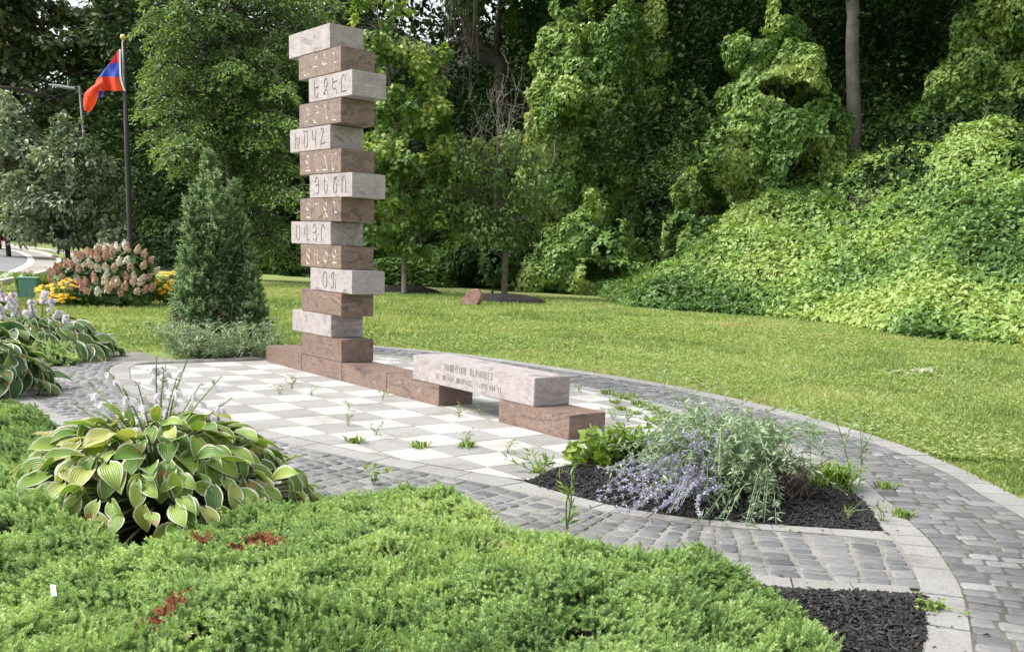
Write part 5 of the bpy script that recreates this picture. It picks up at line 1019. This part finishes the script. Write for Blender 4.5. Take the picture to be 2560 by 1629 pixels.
for q, nn_ in zip(P[sel], Nn[sel]):
    px, _f = pr(q[None]); tone = .22+.16*rng.normal() if px[0, 0] < 230 and px[0, 1] < 680 else .62+.25*rng.normal()
    if rng.random() < .12: tone = .97
    a = Acc(); n = 70; f = rng.random(n); az = rng.uniform(0, 6.28, n); ax = nrm(nn_+UPV*.9); X, Y, Z = frame(ax[None], np.array([[.3, .9, .1]])); o = np.cos(az)[:, None]*X+np.sin(az)[:, None]*Y; rr = .062*np.sin(np.clip(.15+f*.85, 0, 1)*math.pi)**.7*(1-.3*f)
    pos = q+ax*(f*.16-.02)[:, None]+o*rr[:, None]; leaves(a, HEART, pos, nrm(o+ax*.4+.4*rdir(n)), rdir(n), .042, np.clip(tone+.1*rng.normal(size=n), 0, 1)); mesh('flower_head', a, M_HYDF, t)
def yellow(label, blobs, nf, base):
    t = thing('coneflower_clump', label, 'flowers', base, 'yellow coneflowers'); P, Nn = blob_points(blobs, 2600, .2, 3, 7, .9, .02, None, .4); m = len(P); a = Acc()
    leaves(a, LEAF, P, nrm(Nn+UPV+.5*rdir(m)), nrm(Nn+.6*rdir(m)), rng.uniform(.06, .1, m), clumpvar(P, 2, 3)); mesh('foliage', a, M_WEED, t)
    P, Nn = blob_points(blobs, 3000, .2, 3, 9, 1.0, .1); k = (Nn[:, 2] > -.1) & (Nn@HF < .5); P = P[k][:nf]; Nn = Nn[k][:nf]
    for q, nn_ in zip(P, Nn):
        a = Acc(); ax = nrm(UPV+.6*nn_-.3*HF); X, Y, Z = frame(ax[None], np.array([[.2, .9, .1]])); az = np.arange(9)*.698; o = np.cos(az)[:, None]*X+np.sin(az)[:, None]*Y
        leaves(a, LEAF, q+nn_*.05+o*.006, np.repeat(ax[None], 9, 0)+.2*o, o-.1*ax, .052, rng.random()); mesh('flower', a, M_YEL, t)
yellow('yellow flower clump left of the hydrangea by the utility box', [pblob(*q, 18.6) for q in [(120, 692, 30, 20), (155, 690, 32, 24), (140, 705, 45, 18)]], 75, G(140, 724))
yellow('yellow flower clump between the hydrangea and the conical juniper', [pblob(*q, 20.3) for q in [(400, 664, 34, 22), (372, 668, 22, 22), (395, 685, 40, 20)]], 75, G(390, 702))
yellow('pale yellow flower clump at the left edge beside the utility box', [pblob(*q, 18) for q in [(5, 712, 26, 20), (-20, 715, 30, 25)]], 30, G(0, 735))
gp = G(95, 690); t = thing('plume_grass', 'ornamental grass with slanting pale plumes behind the green utility box', 'grass', gp)
a = Acc(); n = 260; rs = np.random.default_rng(31); az = rs.uniform(0, 6.28, n); o = np.c_[np.cos(az), np.sin(az), np.zeros(n)]; b = gp+o*.1*rs.random(n)[:, None]+HR*rs.uniform(-.5, .35, n)[:, None]
leaves(a, (np.array([[-.012, 0, 0], [.012, 0, 0], [.008, .6, .05], [0, 1, .3]]), np.array([[0, 1, 2], [0, 2, 3]])), b, o, nrm(UPV+.5*o), rs.uniform(.25, .5, n), rs.random(n)); mesh('foliage', a, M_WEED, t)
for x, y, x1, y1 in [(42, 660, 55, 680), (52, 640, 66, 672), (72, 637, 90, 668), (76, 645, 95, 672), (80, 652, 98, 676), (100, 640, 112, 665), (109, 632, 118, 645), (128, 637, 137, 652), (4, 665, 8, 680), (32, 670, 42, 682)]:
    tip = A(x, y, 22.6); bs = A(x1, y1, 22.6); a = Acc(); n = 60; f = rs.random(n); leaves(a, LANCE, bs+(tip-bs)*f[:, None]+rs.normal(size=(n, 3))*.012, rdir(n), nrm((tip-bs)+.3*rs.normal(size=(n, 3))*np.linalg.norm(tip-bs)), .06, rs.random(n)); tube(a, [gp+np.array([0, 0, .1])*.5+(bs-gp)*np.array([.6, .6, 0]), bs, tip], .006, 4, .2); mesh('plume', a, M_PLUME, t)

# ------------------------------------------------------------------ flag, poles, box, rock, car and small things
fb = G(318, 646)                                    # foot hidden by the hydrangea
dfl = 31.0; topf = A(290, 99, dfl); fb = np.array([topf[0], topf[1], 0]); b1 = A(307, 590, dfl); t = thing('flagpole', 'tall dark flagpole with a gold ball behind the hydrangea', 'flagpole', fb)
lean = (b1-topf)*np.array([1, 1, 0]); foot_p = np.array([b1[0], b1[1], 0]); t.location = foot_p; LOC[t.name] = foot_p
a = Acc(); tube(a, [foot_p, b1, (b1+topf)/2, topf], [.085, .082, .07, .05], 12, cap=True); mesh('pole', a, M_DARKM, t, smooth=True)
a = Acc(); sphere(a, topf+UPV*.13, .085, 10); tube(a, [topf, topf+UPV*.08], .03, 8); mesh('finial', a, M_GOLD, t, smooth=True)
a = Acc(); tube(a, [topf-UPV*.05-HR*.055, A(299, 330, dfl)-HR*.07, A(305, 520, dfl)-HR*.08], .008, 4); mesh('halyard', a, M_GREYM, t)
def flagmat():
    m, t_, b, o = newmat('flag_cloth'); uv = N(t_, 'ShaderNodeUVMap'); sx = N(t_, 'ShaderNodeSeparateXYZ'); t_.links.new(uv.outputs[0], sx.inputs[0])
    r = ramp(t_, [(0, (0.80, 0.07, 0.02)), (.334, (0.035, 0.09, 0.55)), (.667, (0.62, 0.025, 0.06))], sx.outputs[1], 'CONSTANT'); t_.links.new(r.outputs[0], b.inputs[0]); b.inputs['Roughness'].default_value = .7
    tr = N(t_, 'ShaderNodeBsdfTranslucent'); t_.links.new(r.outputs[0], tr.inputs[0]); ms = t_.nodes.new('ShaderNodeMixShader'); ms.inputs[0].default_value = .3; t_.links.new(b.outputs[0], ms.inputs[1]); t_.links.new(tr.outputs[0], ms.inputs[2]); t_.links.new(ms.outputs[0], o.inputs[0]); return m
# cloth falls from a hoist at the pole: rows of the sheet as polylines in the survey picture with their own depth
def row(pts): return np.array([A(x, y, dfl-.1+d_) for x, y, d_ in pts])
toprow = row([(280, 118, 0), (262, 150, .12), (240, 180, -.1), (224, 203, .1), (243, 232, .45), (250, 250, .5)])
m1 = row([(280, 149, 0), (258, 150, .12), (236, 183, -.1), (215, 214, .1), (236, 238, .40), (240, 255, .45)])
r1_ = row([(279, 150, 0), (262, 149, .10), (256, 151, .05), (233, 184, .02), (236, 240, .3), (238, 252, .38)])
rowsF = [row([(279.5, 117, 0), (276, 122, .05), (270, 131, .05), (262, 143, .0), (254, 155, .0), (249, 162, .1), (252, 190, .35), (250, 205, .45)]),
         row([(279, 148.5, 0), (270, 149, .08), (260, 149.5, .0), (250, 160, .05), (240, 172, .12), (238, 190, .25), (245, 215, .35), (243, 228, .42)]),
         row([(281, 182, 0), (268, 181, -.08), (252, 181, .08), (238, 181, .0), (226, 190, .08), (224, 212, .22), (231, 214, .3), (230, 232, .32)]),
         row([(291, 213, 0), (272, 214, -.1), (256, 213, .1), (240, 214, -.06), (222, 214, -.02), (229, 229, .1), (218, 252, .05), (208, 264, .02)])]
# outer fold edge on the left
R0 = np.array(rowsF); hoist = R0[:, 0]
nu, nv = 46, 31
def interp_rows():
    vs = np.linspace(0, 1, nv); out = np.zeros((nv, nu, 3))
    fine = [at3(r) for r in R0]
    for i, v in enumerate(vs):
        x = v*3; k = min(int(x), 2); f = x-k; out[i] = fine[k]*(1-f)+fine[k+1]*f
    return out
def at3(r):
    s = spline(r, .01); L = arclen(s); q = np.linspace(0, L[-1], nu); return np.stack([np.interp(q, L, s[:, c]) for c in range(3)], -1)
g3 = interp_rows(); uu, vv_ = np.meshgrid(np.linspace(0, 1, nu), np.linspace(1, 0, nv))
g3 += HF*(np.sin(uu*9+vv_*3)*.05*uu)[..., None]
t = thing('flag', 'red, blue and orange striped flag hanging half furled from the dark pole', 'flag', topf)
a = Acc(); a.add(g3.reshape(-1, 3), [(i*nu+j, i*nu+j+1, (i+1)*nu+j+1, (i+1)*nu+j) for i in range(nv-1) for j in range(nu-1)], .5, np.stack([uu.ravel()+.001, np.clip(vv_.ravel(), .001, .999)], -1)); fl = mesh('cloth', a, flagmat(), t, smooth=True)
low = np.array([A(x, y, dfl-.12+d_) for x, y, d_ in [(240, 181, .0), (226, 196, .0), (213, 206, 0), (202, 216, 0), (197, 228, .02), (196, 245, .04), (199, 260, .05)]]); inn_ = np.array([A(x, y, dfl-.12+d_) for x, y, d_ in [(256, 213, .08), (246, 213, .05), (236, 214, .02), (229, 218, 0), (228, 232, .02), (221, 250, .05), (209, 264, .06)]])
s1, s2 = spline(low, .03), spline(inn_, .03); s1 = at_s3 = np.stack([np.interp(np.linspace(0, arclen(s1)[-1], 40), arclen(s1), s1[:, c]) for c in range(3)], -1); s2 = np.stack([np.interp(np.linspace(0, arclen(s2)[-1], 40), arclen(s2), s2[:, c]) for c in range(3)], -1)
tt = np.linspace(0, 1, 12)[:, None, None]; gg = s1[None]*(1-tt)+s2[None]*tt-HF*(.10*np.sin(tt*math.pi))*np.ones((1, 40, 1)); a = Acc(); a.add(gg.reshape(-1, 3), [(i*40+j, i*40+j+1, (i+1)*40+j+1, (i+1)*40+j) for i in range(11) for j in range(39)], .5, np.full((480, 2), .1)); o = mesh('lower_fold', a, fl.data.materials[0], t, smooth=True); o['label'] = 'orange stripe folded down'
a = Acc(); hp = np.array([A(x, y, dfl-.11) for x, y in [(280.5, 116), (280, 135), (280.5, 160), (282, 185), (288, 205), (291.5, 214)]]); s1 = spline(hp, .05); V = np.vstack([s1, s1+HR*.05]); k = len(s1); a.add(np.vstack([V, V-HF*.012]), [(i, i+1, k+i+1, k+i) for i in range(k-1)]+[(2*k+i, 3*k+i, 3*k+i+1, 2*k+i+1) for i in range(k-1)]); mesh('white_header', a, plain('header_tape', (.8, .8, .8), .8), t)

dl_ = 51.; b0 = A(219, 612, dl_); b0[2] = 0; tp = A(187, 204, dl_); t = thing('street_light', 'tall grey street light with a flat arm behind the flag', 'street light', b0)
a = Acc(); tube(a, [b0, A(212, 540, dl_), A(203, 380, dl_), tp], [.11, .095, .08, .06], 10, cap=True); mesh('pole', a, M_GREYM, t, smooth=True)
a = Acc(); ar = A(160, 206, dl_-.2); tube(a, [tp, ar], [.04, .04], 6, cap=True); mesh('arm', a, M_GREYM, t); a = Acc(); e2 = A(114, 199, dl_-.5); d_ = nrm((e2-ar)[None])[0]; tube(a, [ar+d_*-.3, ar+d_*.5, e2], [.08, .08, .04], 4, cap=True); tube(a, [ar+UPV*.05, ar+UPV*.32], .025, 5, cap=True); mesh('lamp_head', a, plain('lamp_grey', (.32, .33, .34), .5), t)
b0 = G(16, 564); dl_ = min(depth(b0), 95); b0 = A(16, 563, dl_); t = thing('lamp_post', 'small black lamp post with a lantern beside the road at the left edge', 'lamp post', b0)
a = Acc(); top = A(12, 522, dl_); tube(a, [b0, b0*.85+top*.15, b0*.8+top*.2, top], [.28, .26, .1, .09], 8, cap=True); mesh('post', a, M_DARKM, t); a = Acc(); tube(a, [top, top+UPV*.35, top+UPV*.75], [.1, .3, .34], 6, cap=True); mesh('lantern', a, plain('lantern_glass', (.55, .42, .2), .3), t); a = Acc(); tube(a, [top+UPV*.75, top+UPV*.95, top+UPV*1.05], [.4, .2, .04], 6, cap=True); mesh('cap', a, M_DARKM, t)

b0 = G(66, 700); t = thing('utility_box', 'green metal utility box among flowers behind the rear hosta', 'utility box', b0); Mx = (rotz(YAW-math.pi/2+.3), b0); a = Acc()
box(a, (-.14, -.16, 0), (.20, .16, .40), .5, Mx); mesh('cabinet', a, plain('green_paint', (.13, .30, .22), .5), t); a = Acc(); box(a, (-.165, -.175, .40), (.22, .175, .425), .5, Mx); mesh('lid', a, plain('lid_green', (.17, .36, .27), .5), t)
a = Acc(); box(a, (-.155, -.15, .03), (-.1401, .15, .39), .5, Mx); mesh('door', a, plain('dark_louver', (.02, .035, .05), .5), t); a = Acc(); box(a, (-.165, -.10, .16), (-.1552, .02, .36), .5, Mx); mesh('vent', a, M_DARKM, t)

b0 = G(1108, 716); d_ = depth(b0); t = Acc(); bm = bmesh.new(); r_ = K*d_/FOC
pts = [(-22, 0), (-24, 8), (-6, 33), (6, 35), (14, 34), (22, 26), (20, 12), (12, 0)]; back = [(-14, 0), (-12, 10), (0, 34), (10, 36), (18, 34), (26, 24), (26, 10), (18, 0)]
V = [b0+HR*x*r_+UPV*y*r_-HF*.14+HF*y*r_*.35 for x, y in pts]+[b0+HR*x*r_+UPV*y*r_+HF*.22+HF*y*r_*.2 for x, y in back]
bm = bmesh.new(); vs = [bm.verts.new(p-b0) for p in V]; bmesh.ops.convex_hull(bm, input=vs); bmesh.ops.bevel(bm, geom=list(bm.edges), offset=.012, segments=1, affect='EDGES', clamp_overlap=True); m = bpy.data.meshes.new('rock'); bm.to_mesh(m); bm.free()
m.materials.append(groundmat('red_sandstone', [(0.22, 0.13, 0.11), (0.29, 0.18, 0.155), (0.36, 0.25, 0.22)], 3.0, 25.0, bd=.02)); o = bpy.data.objects.new('rock', m); COL.objects.link(o); o.location = b0; tag(o, 'reddish leaning rock beside the mulch ring of the small tree', 'rock')
b0 = G(1154, 699); t = thing('path_light', 'tiny black and white garden stake light on the mulch ring', 'garden light', b0); a = Acc(); tube(a, [b0, b0+UPV*.13], .022, 6, cap=True); mesh('stake', a, plain('white_plastic', (.75, .75, .72), .5), t); a = Acc(); tube(a, [b0+UPV*.1+HR*.04, b0+UPV*.16+HR*.045, b0+UPV*.22+HR*.05], [.03, .045, .03], 8, cap=True); mesh('lamp', a, M_DARKM, t)
a = Acc(); P = [G(368, 612), G(385, 606, .15), G(405, 604, .25), G(420, 596, .3), G(440, 590, .35), G(470, 588, .3)]; tube(a, spline(P, .3), .09, 6); tag(mesh('fallen_branch', a, M_BARK, loc=P[0]), 'dark fallen branch lying at the woods edge behind the hydrangea', 'branch')
a = Acc(); b0 = G(2140, 880); rs = np.random.default_rng(3); st = [(-.17, 0), (-.1, .01), (-.04, 0), (.03, .02), (.09, .01), (.16, .02)]
for x, z in st:
    n = 3; leaves(a, LOBED, np.repeat((b0+HR*x*1.2+UPV*(z+.03))[None], n, 0), nrm(UPV+.7*rs.normal(size=(n, 3))), nrm(HR*np.sign(x+.001)+.7*rs.normal(size=(n, 3))), rs.uniform(.09, .14, n), rs.uniform(.6, 1, n))
tag(mesh('fallen_twig', a, leafmat('pale_underside', [(0, (.30, .36, .22)), (1, (.55, .60, .45))], .2), loc=b0), 'fallen leafy twig with pale undersides on the lawn', 'twig')
b0 = G(127, 1400, .22); t = Acc(); d1 = nrm((HR*.35+UPV*.9-HF*.3)[None])[0]; d1 = nrm((-HR*.45+UPV*.5+HF*.8)[None])[0]; s_ = HR*.009; V = [b0-s_, b0+s_, b0+s_*.95+d1*.05, b0-s_*.95+d1*.05]; V += [v+nrm(np.cross(d1, HR)[None])[0]*.002 for v in V]
t.add(V, [(0, 1, 2, 3), (4, 7, 6, 5), (0, 4, 5, 1), (1, 5, 6, 2), (2, 6, 7, 3), (3, 7, 4, 0)]); tag(mesh('plant_tag', t, plain('tag_plastic', (.5, .55, .55), .4), loc=b0), 'small white plant tag stuck in the juniper', 'tag')

# red car: only its rear right corner enters the view
q = G(6, 586); cdir = nrm(np.array([[-.985, .17, 0]]))[0]; side = np.array([-cdir[1], cdir[0], 0]); dcar = depth(q); base = q*np.array([1, 1, 0]); side = side if (side@HR) < 0 else -side
base = base+side*.92+cdir*2.2; t = thing('red_car', 'red car on the road, only its rear corner visible at the left edge', 'car', base)
def carpt(x, y, z): return base+cdir*x+side*y+UPV*z
prof = [(-2.2, .35), (-2.25, .75), (-2.1, 1.0), (-1.6, 1.42), (-.3, 1.48), (.6, 1.05), (1.9, .9), (2.2, .65), (2.2, .3)]
bm = bmesh.new(); L_ = [bm.verts.new(carpt(x, -.88 if z < 1 else -.7, z)-base) for x, z in prof]; R_ = [bm.verts.new(carpt(x, .88 if z < 1 else .7, z)-base) for x, z in prof]
bm.faces.new(L_); bm.faces.new(R_[::-1])
for k in range(len(prof)): bm.faces.new([L_[k], R_[k], R_[(k+1) % len(prof)], L_[(k+1) % len(prof)]])
bmesh.ops.recalc_face_normals(bm, faces=list(bm.faces)); bmesh.ops.bevel(bm, geom=list(bm.edges), offset=.05, segments=2, affect='EDGES', clamp_overlap=True); m = bpy.data.meshes.new('body'); bm.to_mesh(m); bm.free(); m.materials.append(plain('car_red', (.35, .02, .03), .25)); o = bpy.data.objects.new('body', m); COL.objects.link(o); o.parent = t
for x in (-1.35, 1.35):
    for y in (-.8, .8):
        a = Acc(); tube(a, [carpt(x, y-.1, .32), carpt(x, y+.1, .32)], .32, 16, cap=True); o = mesh('wheel', a, plain('tyre', (.015, .015, .016), .8), t); b = Acc(); tube(b, [carpt(x, y-.104, .32), carpt(x, y+.104, .32)], .18, 12, cap=True); mesh('rim', b, M_GREYM, o)
a = Acc(); V = [carpt(-2.08, -.6, 1.04), carpt(-2.08, .6, 1.04), carpt(-1.66, .56, 1.40), carpt(-1.66, -.56, 1.40)]; a.add([v-cdir*.02+UPV*.02 for v in V], [(0, 1, 2, 3)]); mesh('rear_window', a, plain('dark_glass', (.02, .025, .03), .1), t)
for y in (-.7, .7): a = Acc(); box(a, (-2.30, y-.14, .68), (-2.2, y+.14, .9), .5, (np.stack([cdir, side, UPV], 1), base)); mesh('tail_light', a, plain('lamp_red', (.5, .02, .02), .2), t)
